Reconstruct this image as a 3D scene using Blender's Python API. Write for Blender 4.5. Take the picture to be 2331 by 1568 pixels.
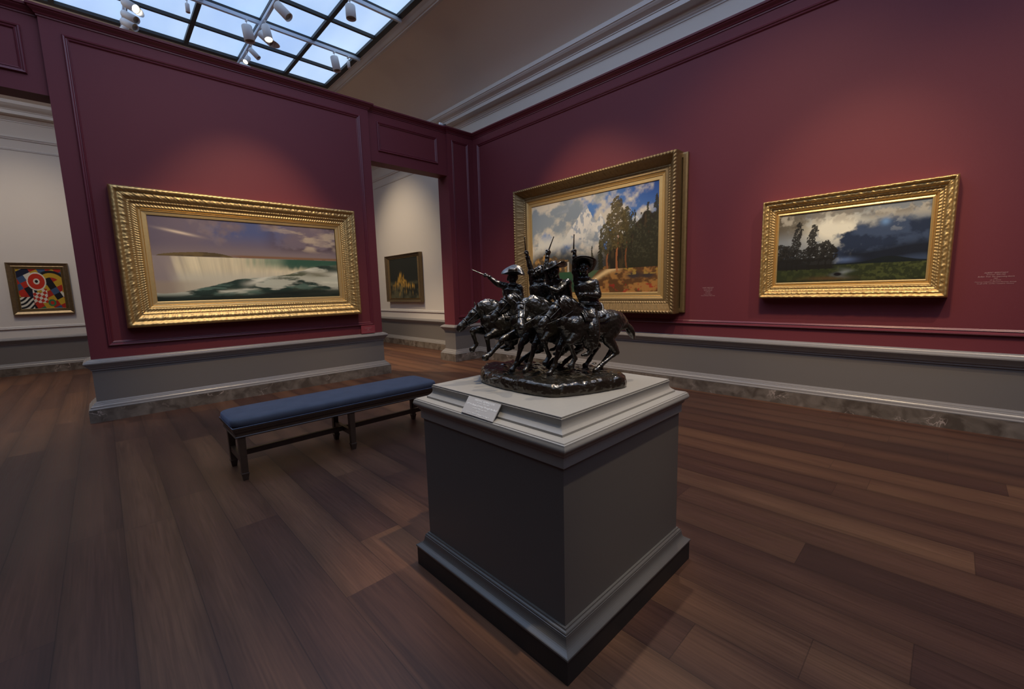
import bpy, bmesh, math, random
import numpy as np
from mathutils import Vector, Matrix, noise as mnoise

random.seed(7)
for o in list(bpy.data.objects): bpy.data.objects.remove(o, do_unlink=True)
SC = bpy.context.scene
COL = SC.collection
PI = math.pi

# ------------------------------------------------------------------ camera
cam_d = bpy.data.cameras.new('camera')
cam = bpy.data.objects.new('camera', cam_d); COL.objects.link(cam)
cam_d.sensor_fit = 'HORIZONTAL'; cam_d.sensor_width = 36.0
cam_d.lens = 962.86 * 36.0 / 2331.0
cam_d.clip_start = 0.05; cam_d.clip_end = 100
R = Matrix(((0.69546, -0.073986, 0.714746), (0.718062, 0.10874, -0.687431), (-0.026862, 0.991313, 0.128751)))
cam.matrix_world = Matrix.Translation((7.0626, -5.8220, 1.4437)) @ R.to_4x4()
SC.camera = cam

# ------------------------------------------------------------------ world, exposure, light
w = bpy.data.worlds.new('world'); SC.world = w; w.use_nodes = True
w.node_tree.nodes['Background'].inputs[0].default_value = (.45, .6, .9, 1)
w.node_tree.nodes['Background'].inputs[1].default_value = .25
SC.view_settings.view_transform = 'Standard'
SC.view_settings.look = 'None'
SC.view_settings.exposure = 0.0
SC.view_settings.gamma = 1.0
SC.view_settings.use_curve_mapping = False

SKY_Z = 6.2
def area(name, loc, size, rgb, power, rot=(0, 0, 0), spread=PI):
    l = bpy.data.lights.new(name, 'AREA'); l.shape = 'RECTANGLE'; l.size, l.size_y = size
    l.color = rgb; l.energy = power; l.spread = spread
    o = bpy.data.objects.new(name, l); COL.objects.link(o); o.location = loc; o.rotation_euler = rot
    return o
def spot(name, loc, target, power, angle, blend=.6, rgb=(1, .80, .56), radius=.05):
    l = bpy.data.lights.new(name, 'SPOT'); l.energy = power; l.spot_size = math.radians(angle)
    l.spot_blend = blend; l.color = rgb; l.shadow_soft_size = radius
    o = bpy.data.objects.new(name, l); COL.objects.link(o); o.location = loc
    o.rotation_euler = (Vector(target) - Vector(loc)).to_track_quat('-Z', 'Y').to_euler()
    return o
# added sky-coloured fill lights under out-of-view laylight bays, brightening the room
area('daylight_fill_near', (6.6, -3.3, SKY_Z - .03), (10.6, 3.3), (.47, .60, 1.0), 150)
area('daylight_fill_left', (2.5, -6.9, SKY_Z - .03), (2.8, 4.2), (.47, .60, 1.0), 26)
area('daylight_fill_far', (-1.9, -8.0, SKY_Z - .04), (2.6, 2.4), (.72, .76, 1.0), 40)
def fill_point(name, loc, power, rgb, r=.12):
    l = bpy.data.lights.new(name, 'POINT'); l.energy = power; l.color = rgb; l.shadow_soft_size = r
    o = bpy.data.objects.new(name, l); COL.objects.link(o); o.location = loc
# added warm point lights out of view, lifting the ceiling and general ambient
fill_point('ambient_fill_near', (7.6, -4.8, 5.55), 16, (1, .84, .66))
fill_point('ambient_fill_mid', (3.4, -5.0, 5.55), 9, (1, .84, .66))
fill_point('ambient_fill_far', (-2.2, -7.4, 5.5), 30, (1, .88, .74))
# gallery spotlights (warm track lamps aimed at each picture)
WARM = (1, .74, .43)
spot('lamp_wide_picture', (3.0, -4.1, 5.95), (0.05, -4.15, 1.72), 560, 39, .8, WARM)
spot('lamp_wide_picture_wash', (3.4, -4.9, 5.95), (0.05, -4.5, 2.2), 60, 60, 1, WARM)
spot('lamp_mountain_picture', (2.5, -3.2, 5.95), (2.9, -.05, 1.9), 330, 42, .8, WARM)
spot('lamp_mountain_picture_b', (3.6, -3.3, 5.95), (3.0, -.05, 1.7), 250, 44, .8, WARM)
spot('lamp_storm_picture', (6.3, -3.1, 5.95), (6.25, -.05, 1.6), 400, 34, .9, WARM)
spot('lamp_storm_picture_wash', (6.0, -3.3, 5.95), (5.3, -.05, 1.1), 360, 66, 1, WARM)
spot('lamp_dark_picture', (-3.2, -2.6, 5.9), (-3.3, .15, 1.5), 480, 66, 1, (1, .82, .6))
spot('lamp_abstract_picture', (-3.1, -6.8, 5.9), (-5.9, -6.6, 1.5), 220, 62, 1, (1, .82, .6))
spot('lamp_bronze', (7.4, -4.4, 5.95), (5.7, -4.25, 1.1), 700, 20, .7, (1, .86, .68))
spot('lamp_bronze_side', (5.4, -2.6, 5.95), (5.7, -4.25, 1.1), 400, 21, .7, (1, .86, .70))
spot('bronze_highlight_fill', (3.9, -4.9, 5.95), (5.6, -4.25, 1.1), 60, 18, .7, (.8, .88, 1))  # added cool light for bluish, skylight-like highlights on the bronze
# lamps that reach the floor along the right wall and in the doorway
spot('lamp_floor_right', (8.2, -2.6, 5.95), (7.0, -1.0, 0), 430, 75, 1, (1, .78, .52))
spot('lamp_floor_corner', (2.0, -2.4, 5.95), (1.2, -1.3, 0), 480, 60, 1, (1, .78, .52))
spot('fill_floor_left', (-2.3, -8.4, 5.9), (-2.4, -6.9, 0), 620, 70, 1, (1, .78, .52))  # added warm fill that brightens the floor in the left doorway
spot('lamp_floor_door', (-2.4, -3.6, 5.9), (-1.5, -2.1, 0), 1700, 60, 1, (1, .78, .52))

# ------------------------------------------------------------------ materials
def new_mat(name):
    m = bpy.data.materials.new(name); m.use_nodes = True
    nt = m.node_tree; b = nt.nodes['Principled BSDF']
    return m, nt, b
def N(nt, t, **kw):
    n = nt.nodes.new(t)
    for k, v in kw.items(): setattr(n, k, v)
    return n
def paint(name, rgb, rough=.5, metal=0, bump=.0, scale=60, var=.0, coords='Object', spec=.5, bscale=None):
    m, nt, b = new_mat(name)
    b.inputs['Roughness'].default_value = rough; b.inputs['Metallic'].default_value = metal
    b.inputs['Specular IOR Level'].default_value = spec
    tc = N(nt, 'ShaderNodeTexCoord')
    nz = N(nt, 'ShaderNodeTexNoise'); nz.inputs['Scale'].default_value = scale; nz.inputs['Detail'].default_value = 5
    nt.links.new(tc.outputs[coords], nz.inputs['Vector'])
    mx = N(nt, 'ShaderNodeMix', data_type='RGBA')
    mx.inputs[6].default_value = (*[c * (1 - var) for c in rgb], 1)
    mx.inputs[7].default_value = (*[min(1, c * (1 + var)) for c in rgb], 1)
    nt.links.new(nz.outputs['Fac'], mx.inputs[0]); nt.links.new(mx.outputs[2], b.inputs['Base Color'])
    if bump:
        bp = N(nt, 'ShaderNodeBump'); bp.inputs['Strength'].default_value = bump; bp.inputs['Distance'].default_value = .003
        n2 = nz
        if bscale:
            n2 = N(nt, 'ShaderNodeTexNoise'); n2.inputs['Scale'].default_value = bscale; n2.inputs['Detail'].default_value = 4
            nt.links.new(tc.outputs[coords], n2.inputs['Vector'])
        nt.links.new(n2.outputs['Fac'], bp.inputs['Height']); nt.links.new(bp.outputs[0], b.inputs['Normal'])
    return m
M = {}
M['red'] = paint('red_wall_paint', (.152, .026, .032), .62, bump=.15, scale=180, var=.06, spec=.35)
M['redgloss'] = paint('red_trim_paint', (.150, .027, .036), .33, bump=.05, scale=90, var=.04)
M['cream'] = paint('cream_wall_paint', (.69, .625, .53), .65, bump=.1, scale=160, var=.03, spec=.3)
M['ceil'] = paint('plaster_ceiling', (.80, .71, .60), .8, bump=.1, scale=90, var=.03, spec=.2)
M['creamtrim'] = paint('cream_trim_paint', (.66, .61, .54), .4, scale=60, var=.03)
M['grey'] = paint('grey_wainscot_paint', (.165, .145, .125), .45, bump=.06, scale=130, var=.05)
M['greygloss'] = paint('grey_moulding_paint', (.23, .21, .19), .30, scale=90, var=.04)
M['plinth'] = paint('plinth_grey_paint', (.118, .102, .085), .42, bump=.05, scale=140, var=.05)
M['plinthbase'] = paint('plinth_moulding_paint', (.115, .103, .088), .27, scale=90, var=.04)
M['plinthtop'] = paint('plinth_top_paint', (.27, .245, .205), .36, bump=.05, scale=70, var=.06)
M['dark'] = paint('plinth_kick_paint', (.022, .018, .014), .55, scale=30, var=.2)
M['gold'] = paint('gilded_wood', (.60, .40, .15), .36, metal=.75, bump=.5, scale=25, var=.22, bscale=240)
M['goldflat'] = paint('gilded_liner', (.74, .51, .20), .42, metal=.75, bump=.15, scale=40, var=.1)
M['oldgold'] = paint('dark_gilding', (.27, .18, .075), .42, metal=.6, bump=.5, scale=30, var=.3, bscale=220)
M['bronzeframe'] = paint('brown_gilded_wood', (.20, .14, .07), .38, metal=.6, bump=.2, scale=30, var=.3)
M['bronze'] = paint('dark_bronze_patina', (.040, .033, .023), .30, metal=.7, bump=.8, scale=14, var=.5, bscale=70)
M['bronzebase'] = paint('bronze_ground_patina', (.045, .035, .022), .24, metal=.7, bump=.9, scale=20, var=.5, bscale=60)
for k_ in ('bronze', 'bronzebase'):
    b_ = M[k_].node_tree.nodes['Principled BSDF']; b_.inputs['Coat Weight'].default_value = .7; b_.inputs['Coat Roughness'].default_value = .13; b_.inputs['Coat IOR'].default_value = 1.55
M['velvet'] = paint('blue_velvet', (.088, .094, .112), .8, bump=.3, scale=9, var=.22, bscale=300, spec=.2)
M['velvet'].node_tree.nodes['Principled BSDF'].inputs['Sheen Weight'].default_value = .35
M['velvet'].node_tree.nodes['Principled BSDF'].inputs['Sheen Roughness'].default_value = .4
M['velvet'].node_tree.nodes['Principled BSDF'].inputs['Sheen Tint'].default_value = (.5, .65, 1, 1)
M['piping'] = paint('blue_piping', (.10, .12, .17), .6, scale=60, var=.1)
M['benchwood'] = paint('brown_bench_wood', (.060, .033, .018), .38, bump=.2, scale=22, var=.35, bscale=90)
M['white'] = paint('white_lamp_enamel', (.84, .84, .84), .35, scale=30, var=.02)
M['blackp'] = paint('black_plastic', (.02, .02, .02), .35, scale=30, var=.1)
M['bars'] = paint('dark_glazing_bar', (.022, .020, .020), .5, scale=30, var=.1)
M['track'] = paint('pale_lighting_track', (.62, .68, .78), .35, metal=.2, scale=30, var=.03)
M['glassbulb'] = paint('lens_glass', (.30, .27, .22), .15, metal=.3, scale=30, var=.1)
M['ink'] = paint('pale_lettering', (.62, .60, .56), .6, scale=60, var=.02)
M['inkred'] = paint('faded_pink_lettering', (.50, .30, .27), .6, scale=60, var=.02)
M['plaquegrey'] = paint('grey_label_card', (.30, .275, .245), .55, scale=90, var=.03)
M['labelred'] = paint('red_label_card', (.27, .045, .055), .5, scale=90, var=.03)

def emission(name, rgb, s):
    m, nt, b = new_mat(name)
    b.inputs['Base Color'].default_value = (.8, .8, .8, 1)
    b.inputs['Emission Color'].default_value = (*rgb, 1); b.inputs['Emission Strength'].default_value = s
    return m, nt, b
M['lit'], _, _ = emission('lit_lamp_lens', (1, .86, .62), 9)

# laylight panes: frosted glass lit by the blue evening sky
m, nt, b = emission('frosted_laylight_glass', (.36, .56, .90), 1.0); M['pane'] = m
tc = N(nt, 'ShaderNodeTexCoord'); mp = N(nt, 'ShaderNodeMapping'); mp.inputs['Scale'].default_value = (.12, .5, 1)
nz = N(nt, 'ShaderNodeTexNoise'); nz.inputs['Scale'].default_value = 1.6; nz.inputs['Detail'].default_value = 4
cr = N(nt, 'ShaderNodeValToRGB')
cr.color_ramp.elements[0].position = .3; cr.color_ramp.elements[0].color = (.33, .53, .90, 1)
cr.color_ramp.elements[1].position = .72; cr.color_ramp.elements[1].color = (.56, .76, 1.0, 1)
nt.links.new(tc.outputs['Object'], mp.inputs[0]); nt.links.new(mp.outputs[0], nz.inputs[0])
nt.links.new(nz.outputs['Fac'], cr.inputs[0]); nt.links.new(cr.outputs[0], b.inputs['Emission Color'])
b.inputs['Roughness'].default_value = .6

# marble
m, nt, b = new_mat('brown_marble'); M['marble'] = m
tc = N(nt, 'ShaderNodeTexCoord')
n1 = N(nt, 'ShaderNodeTexNoise'); n1.inputs['Scale'].default_value = 7; n1.inputs['Detail'].default_value = 9; n1.inputs['Distortion'].default_value = .8
v1 = N(nt, 'ShaderNodeTexVoronoi', feature='DISTANCE_TO_EDGE'); v1.inputs['Scale'].default_value = 5
n2 = N(nt, 'ShaderNodeTexNoise'); n2.inputs['Scale'].default_value = 3.2; n2.inputs['Detail'].default_value = 2
cr = N(nt, 'ShaderNodeValToRGB')
cr.color_ramp.elements[0].position = .35; cr.color_ramp.elements[0].color = (.085, .065, .048, 1)
cr.color_ramp.elements[1].position = .72; cr.color_ramp.elements[1].color = (.22, .18, .14, 1)
nt.links.new(tc.outputs['Object'], n1.inputs[0]); nt.links.new(tc.outputs['Object'], n2.inputs[0])
mxv = N(nt, 'ShaderNodeMix', data_type='VECTOR'); mxv.inputs[0].default_value = .35
nt.links.new(tc.outputs['Object'], mxv.inputs[4]); nt.links.new(n1.outputs['Color'], mxv.inputs[5]); nt.links.new(mxv.outputs[1], v1.inputs[0])
nt.links.new(n1.outputs['Fac'], cr.inputs[0])
c2 = N(nt, 'ShaderNodeValToRGB'); c2.color_ramp.elements[0].position = .0; c2.color_ramp.elements[0].color = (1, 1, 1, 1)
c2.color_ramp.elements[1].position = .035; c2.color_ramp.elements[1].color = (0, 0, 0, 1)
nt.links.new(v1.outputs['Distance'], c2.inputs[0])
c3 = N(nt, 'ShaderNodeValToRGB'); c3.color_ramp.elements[0].position = .56; c3.color_ramp.elements[0].color = (0, 0, 0, 1)
c3.color_ramp.elements[1].position = .68; c3.color_ramp.elements[1].color = (1, 1, 1, 1)
nt.links.new(n2.outputs['Fac'], c3.inputs[0])
mu = N(nt, 'ShaderNodeMath', operation='MULTIPLY'); nt.links.new(c2.outputs[0], mu.inputs[0]); nt.links.new(c3.outputs[0], mu.inputs[1])
mx = N(nt, 'ShaderNodeMix', data_type='RGBA'); nt.links.new(mu.outputs[0], mx.inputs[0]); nt.links.new(cr.outputs[0], mx.inputs[6])
mx.inputs[7].default_value = (.50, .40, .33, 1); nt.links.new(mx.outputs[2], b.inputs['Base Color'])
b.inputs['Roughness'].default_value = .32

# plank floor, boards run along X
m, nt, b = new_mat('oak_plank_floor'); M['floor'] = m
tc = N(nt, 'ShaderNodeTexCoord'); sp = N(nt, 'ShaderNodeSeparateXYZ'); nt.links.new(tc.outputs['Object'], sp.inputs[0])
def MA(op, a, bb=None, c=None):
    n = N(nt, 'ShaderNodeMath', operation=op)
    for i, v in enumerate((a, bb, c)):
        if v is None: continue
        if isinstance(v, (int, float)): n.inputs[i].default_value = v
        else: nt.links.new(v, n.inputs[i])
    return n.outputs[0]
PW = .248; PL = 2.35
row_f = MA('DIVIDE', MA('ADD', sp.outputs['Y'], 6.121 + 20 * PW), PW)
row = MA('FLOOR', row_f); rfr = MA('FRACT', row_f)
wn = N(nt, 'ShaderNodeTexWhiteNoise', noise_dimensions='1D'); nt.links.new(row, wn.inputs['W'])
colf = MA('DIVIDE', MA('ADD', MA('ADD', sp.outputs['X'], 20), MA('MULTIPLY', wn.outputs['Value'], 7.3)), PL)
colm = MA('FLOOR', colf); cfr = MA('FRACT', colf)
cmb = N(nt, 'ShaderNodeCombineXYZ'); nt.links.new(row, cmb.inputs[0]); nt.links.new(colm, cmb.inputs[1])
wn2 = N(nt, 'ShaderNodeTexWhiteNoise', noise_dimensions='3D'); nt.links.new(cmb.outputs[0], wn2.inputs['Vector'])
# grain: long stretched noise, shifted per board
gm = N(nt, 'ShaderNodeMapping'); gm.inputs['Scale'].default_value = (1.1, 26, 1)
off = N(nt, 'ShaderNodeVectorMath', operation='MULTIPLY_ADD'); nt.links.new(wn2.outputs['Color'], off.inputs[0]); off.inputs[1].default_value = (17, 17, 17)
nt.links.new(tc.outputs['Object'], off.inputs[2]); nt.links.new(off.outputs[0], gm.inputs[0])
g1 = N(nt, 'ShaderNodeTexNoise'); g1.inputs['Scale'].default_value = 3.2; g1.inputs['Detail'].default_value = 8; g1.inputs['Distortion'].default_value = .5
nt.links.new(gm.outputs[0], g1.inputs[0])
gm2 = N(nt, 'ShaderNodeMapping'); gm2.inputs['Scale'].default_value = (.35, 3.2, 1); nt.links.new(off.outputs[0], gm2.inputs[0])
g2 = N(nt, 'ShaderNodeTexNoise'); g2.inputs['Scale'].default_value = 1.6; g2.inputs['Detail'].default_value = 2; nt.links.new(gm2.outputs[0], g2.inputs[0])
gm3 = N(nt, 'ShaderNodeMapping'); gm3.inputs['Scale'].default_value = (.5, 3.8, 1); nt.links.new(off.outputs[0], gm3.inputs[0])
wv = N(nt, 'ShaderNodeTexWave', wave_type='RINGS'); wv.inputs['Scale'].default_value = 6; wv.inputs['Distortion'].default_value = 4; wv.inputs['Detail'].default_value = 3
nt.links.new(gm3.outputs[0], wv.inputs[0])
crp = N(nt, 'ShaderNodeValToRGB'); crp.color_ramp.interpolation = 'LINEAR'
e = crp.color_ramp.elements
e[0].position = 0; e[0].color = (.042, .018, .012, 1); e[1].position = 1; e[1].color = (.20, .095, .040, 1)
for p_, c_ in ((.3, (.068, .028, .017)), (.6, (.102, .044, .023)), (.85, (.145, .067, .032))):
    q = e.new(p_); q.color = (*c_, 1)
tot = MA('ADD', MA('MULTIPLY', wn2.outputs['Value'], .52), MA('ADD', MA('MULTIPLY', g2.outputs['Fac'], .62), MA('MULTIPLY', wv.outputs['Fac'], .05)))
tot = MA('SUBTRACT', tot, .12)
nt.links.new(tot, crp.inputs[0])
gr = N(nt, 'ShaderNodeMapRange'); gr.inputs[1].default_value = .25; gr.inputs[2].default_value = .75; gr.inputs[3].default_value = .71; gr.inputs[4].default_value = 1.22
nt.links.new(g1.outputs['Fac'], gr.inputs[0])
seam_y = MA('LESS_THAN', MA('ABSOLUTE', MA('SUBTRACT', rfr, .5)), .4915)
seam_x = MA('LESS_THAN', MA('ABSOLUTE', MA('SUBTRACT', cfr, .5)), .4991)
seam = MA('MULTIPLY', seam_x, seam_y)
seamf = MA('MULTIPLY', MA('ADD', MA('MULTIPLY', seam, .35), .65), MA('ADD', MA('MULTIPLY', MA('SINE', MA('MULTIPLY', rfr, PI)), .30), .76))
sc_ = N(nt, 'ShaderNodeVectorMath', operation='SCALE'); nt.links.new(crp.outputs[0], sc_.inputs[0]); nt.links.new(MA('MULTIPLY', gr.outputs[0], seamf), sc_.inputs['Scale'])
nt.links.new(sc_.outputs[0], b.inputs['Base Color'])
b.inputs['Roughness'].default_value = .40
rr = N(nt, 'ShaderNodeMapRange'); rr.inputs[3].default_value = .36; rr.inputs[4].default_value = .55; b.inputs['Specular IOR Level'].default_value = .35
nt.links.new(g1.outputs['Fac'], rr.inputs[0]); nt.links.new(rr.outputs[0], b.inputs['Roughness'])
bp = N(nt, 'ShaderNodeBump'); bp.inputs['Strength'].default_value = .25; bp.inputs['Distance'].default_value = .002
nt.links.new(MA('ADD', seam, MA('MULTIPLY', g1.outputs['Fac'], .35)), bp.inputs['Height']); nt.links.new(bp.outputs[0], b.inputs['Normal'])

# ------------------------------------------------------------------ object helpers
def link(name, me, mat, parent=None, smooth=False, **props):
    o = bpy.data.objects.new(name, me); COL.objects.link(o)
    if mat is not None and not me.materials: me.materials.append(mat)
    if parent is not None: o.parent = parent
    if smooth:
        for p in me.polygons: p.use_smooth = True
    for k, v in props.items(): o[k] = v
    return o
def from_bm(name, bm, mat, parent=None, smooth=False, recalc=True, **props):
    if recalc: bmesh.ops.recalc_face_normals(bm, faces=bm.faces)
    me = bpy.data.meshes.new(name); bm.to_mesh(me); bm.free()
    return link(name, me, mat, parent, smooth, **props)
def thing(name, label, cat, loc=(0, 0, 0), group=None, rotz=0):
    o = bpy.data.objects.new(name, None); COL.objects.link(o); o.location = loc; o.rotation_euler = (0, 0, rotz)
    o.empty_display_size = .1
    o['label'] = label; o['category'] = cat
    if group: o['group'] = group
    return o
def box(bm, a, b):
    x0, y0, z0 = a; x1, y1, z1 = b
    vs = [bm.verts.new(c) for c in ((x0, y0, z0), (x1, y0, z0), (x1, y1, z0), (x0, y1, z0), (x0, y0, z1), (x1, y0, z1), (x1, y1, z1), (x0, y1, z1))]
    for f in ((0, 3, 2, 1), (4, 5, 6, 7), (0, 1, 5, 4), (1, 2, 6, 5), (2, 3, 7, 6), (3, 0, 4, 7)):
        bm.faces.new([vs[i] for i in f])
    return vs
def bevel(bm, w, seg=2):
    bmesh.ops.bevel(bm, geom=list(bm.edges), offset=w, segments=seg, affect='EDGES', profile=.5)
def sweep(bm, path, prof, closed=False):
    """path: xy points, room side on the left of travel; prof: (out, z) list. Mitred corners."""
    n = len(path); rings = []
    for i in range(n):
        p = Vector(path[i])
        dirs = []
        if i > 0 or closed: dirs.append((p - Vector(path[i - 1])).normalized())
        if i < n - 1 or closed: dirs.append((Vector(path[(i + 1) % n]) - p).normalized())
        ns = [Vector((-d.y, d.x)) for d in dirs]
        if len(ns) == 2:
            mm = (ns[0] + ns[1]).normalized(); mm = mm / max(.2, mm.dot(ns[0]))
        else: mm = ns[0]
        rings.append([bm.verts.new((p.x + mm.x * o, p.y + mm.y * o, z)) for o, z in prof])
    for i in range(n if closed else n - 1):
        a = rings[i]; b = rings[(i + 1) % n]
        for j in range(len(prof) - 1): bm.faces.new((a[j], b[j], b[j + 1], a[j + 1]))
    if not closed:
        for r in (rings[0], rings[-1]):
            if len(r) > 2:
                try: bm.faces.new(r)
                except Exception: pass
def rect_loop(bm, x0, x1, z0, z1, prof, fn, seg=0, orn=None, zs=1.0):
    """mitred rectangular moulding. prof: (inset, height). fn maps (a, b, h) to a point. orn(j, s, side) adds height."""
    corners = [(x0, z0), (x1, z0), (x1, z1), (x0, z1)]
    inn = [(1, 1), (-1, 1), (-1, -1), (1, -1)]
    rings = []
    for k in range(4):
        c0, c1 = corners[k], corners[(k + 1) % 4]; i0, i1 = inn[k], inn[(k + 1) % 4]
        L = math.hypot(c1[0] - c0[0], c1[1] - c0[1]); n = max(1, int(round(L / seg))) if seg else 1
        for s in range(n):
            t = s / n; ring = []
            for j, (ins, h) in enumerate(prof):
                a = (c0[0] + i0[0] * ins) * (1 - t) + (c1[0] + i1[0] * ins) * t
                b = (c0[1] + i0[1] * ins * zs) * (1 - t) + (c1[1] + i1[1] * ins * zs) * t
                hh = h; da = db = 0
                if orn:
                    r = orn(j, t * L, L)
                    hh += r
                ring.append(bm.verts.new(fn(a, b, hh)))
            rings.append(ring)
    n = len(rings)
    for i in range(n):
        a = rings[i]; b = rings[(i + 1) % n]
        for j in range(len(prof) - 1): bm.faces.new((a[j], b[j], b[j + 1], a[j + 1]))
def text_mesh(name, body, size, mat, parent, mw, align='CENTER', shear=0, bold=0, **props):
    cu = bpy.data.curves.new(name, 'FONT'); cu.body = body; cu.size = size; cu.align_x = align; cu.align_y = 'CENTER'
    cu.shear = shear; cu.offset = bold; cu.extrude = .0002; cu.resolution_u = 2
    o = bpy.data.objects.new(name + '_tmp', cu); COL.objects.link(o)
    dg = bpy.context.evaluated_depsgraph_get(); me = bpy.data.meshes.new_from_object(o.evaluated_get(dg))
    bpy.data.objects.remove(o, do_unlink=True)
    me.name = name
    me.transform(mw)
    me.materials.clear()
    return link(name, me, mat, parent, **props)

# ------------------------------------------------------------------ the hall
X0, X1, Y0, Y1 = -5.9, 13.0, -11.5, .19      # cream shell
YL, YR, YS, TH = -5.98, -2.25, -.638, .36     # wide pier, small pier, thickness
HT = 4.51                                     # top of the red walls below their cornice
bm = bmesh.new()
v = [bm.verts.new(c) for c in ((X0 - .3, Y0 - .3, 0), (X1 + .3, Y0 - .3, 0), (X1 + .3, Y1 + .3, 0), (X0 - .3, Y1 + .3, 0), (X0 - .3, Y0 - .3, -.1), (X1 + .3, Y0 - .3, -.1), (X1 + .3, Y1 + .3, -.1), (X0 - .3, Y1 + .3, -.1))]
for f in ((0, 1, 2, 3), (7, 6, 5, 4), (0, 4, 5, 1), (1, 5, 6, 2), (2, 6, 7, 3), (3, 7, 4, 0)): bm.faces.new([v[i] for i in f])
from_bm('floor', bm, M['floor'], kind='structure')

WZ = 5.3
def wallbox(name, a, b, mat):
    bm = bmesh.new(); box(bm, a, b); return from_bm(name, bm, mat, kind='structure')
wallbox('wall_far', (X0 - .2, Y0, 0), (X0, Y1 + .2, WZ), M['cream'])
wallbox('wall_upper', (X0, Y1, 0), (X1, Y1 + .2, WZ), M['cream'])
wallbox('wall_front', (X0, Y0 - .2, 0), (X1, Y0, WZ), M['red'])
wallbox('wall_back', (X1, Y0, 0), (X1 + .2, Y1 + .2, WZ), M['red'])
# red right wall: a lining in front of the cream shell
wallbox('wall_right', (-TH, 0, 0), (X1, Y1 - .001, 4.585), M['red'])
# left partition: wide pier, small pier, another pier beyond the left opening, and the two lintels
bm = bmesh.new()
box(bm, (-TH, YL, 0), (0, YR, 4.585)); box(bm, (-TH, YS, 0), (0, 0, 4.585)); box(bm, (-TH, Y0, 0), (0, -8.25, 4.585))
box(bm, (-TH + .04, YR, 3.705), (-.05, YS, 4.545)); box(bm, (-TH + .04, -8.25, 3.705), (-.05, YL, 4.545))
from_bm('wall_left', bm, M['red'], kind='structure')

# mouldings
MARB = [(.0, 0), (.085, 0), (.085, .150), (.0, .150)]
BMOULD = [(.0, .150), (.078, .150), (.080, .154), (.080, .160), (.072, .166), (.066, .170), (.064, .186), (.052, .194), (.046, .202), (.046, .207), (.034, .211), (.030, .221), (.030, .225), (.016, .230), (.012, .240), (.0, .242)]
CAP = [(.0, .612), (.016, .614), (.018, .634), (.024, .638), (.030, .640), (.034, .650), (.046, .664), (.062, .686), (.070, .694), (.074, .700), (.074, .712), (.066, .718), (.062, .728), (.046, .734), (.040, .742), (.020, .746), (.018, .751), (.0, .752)]
WAIN = [(.0, .20), (.006, .20), (.006, .64), (.0, .64)]
RCORN = [(.0, HT - .012), (.010, HT - .010), (.012, HT + .004), (.022, HT + .010), (.028, HT + .022), (.046, HT + .036), (.058, HT + .046), (.062, HT + .056), (.076, HT + .062), (.080, HT + .084), (.0, HT + .086)]
RAIL2 = [(0, .915), (.020, .918), (.026, .928), (.024, .942), (.012, .948), (.010, .954), (.018, .958), (.014, .968), (0, .972)]
ti = [0]
def trim(path, prof, mat, closed=False, name=None):
    ti[0] += 1
    bm = bmesh.new(); sweep(bm, path, prof, closed)
    return from_bm(name or 'trim_%d' % ti[0], bm, mat, kind='structure', smooth=False)
pier = [(0, YL), (0, YR), (-TH, YR), (-TH, YL)][::-1]
corner_run = [(X1, 0), (0, 0), (0, YS), (-TH, YS), (-TH, Y1)]
left_pier = [(-TH, Y0), (-TH, -8.25), (0, -8.25), (0, Y0)][::-1]
far_run = [(-TH, Y1), (X0, Y1), (X0, Y0)]
# room side must be on the left of the direction of travel
def run(prof, mat, kinds, nm=None):
    names = {'pier': pier, 'corner': corner_run[::1], 'lp': left_pier, 'far': far_run}
    for k in kinds:
        path = names[k]
        trim(path, prof, mat, closed=(k == 'pier'), name=(nm + '_' + {'pier': 'pier', 'corner': 'right', 'lp': 'left', 'far': 'far'}[k]) if nm else None)
ALLK = ('pier', 'corner', 'lp', 'far')
run(MARB, M['marble'], ALLK, 'baseboard')
run(BMOULD, M['greygloss'], ALLK)
run(WAIN, M['grey'], ALLK)
run(CAP, M['greygloss'], ALLK)
run(RAIL2, M['creamtrim'], ('far',))
# cornice on top of the red walls, breaking back over the openings
LX = -.05
rc = [(X1, 0), (0, 0), (0, YS), (LX, YS), (LX, YR), (0, YR), (0, YL), (LX, YL), (LX, -8.25), (0, -8.25), (0, Y0)]
trim(rc, RCORN, M['redgloss'])
bm = bmesh.new(); 
box(bm, (-TH, Y0, 4.585), (0, 0, 4.60)); box(bm, (-TH, 0, 4.585), (X1, Y1 - .001, 4.60))
from_bm('trim_ledge', bm, M['redgloss'], kind='structure')
# panel mouldings
PM = [(0, 0), (.003, .020), (.010, .027), (.022, .024), (.030, .013), (.038, .011), (.044, .017), (.050, .013), (.054, .004), (.060, 0)]
def panel(fn, a0, a1, z0, z1, prof=PM):
    ti[0] += 1
    bm = bmesh.new(); rect_loop(bm, a0, a1, z0, z1, prof, fn)
    from_bm('trim_%d' % ti[0], bm, M['redgloss'], kind='structure')
fx = lambda x: (lambda a, b, h: (x + h, a, b))
fy = lambda y: (lambda a, b, h: (a, y - h, b))
panel(fx(0), -5.815, -2.405, .895, 4.375)
panel(fx(0), -.545, -.130, .895, 4.385, [(i * .8, h * .8) for i, h in PM])
panel(fx(LX), -2.08, -.845, 3.885, 4.375, [(i * .9, h * .9) for i, h in PM])
panel(fx(LX), -8.1, -6.12, 3.885, 4.375)
panel(fy(0), .143, 8.4, .905, 4.375)

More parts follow.
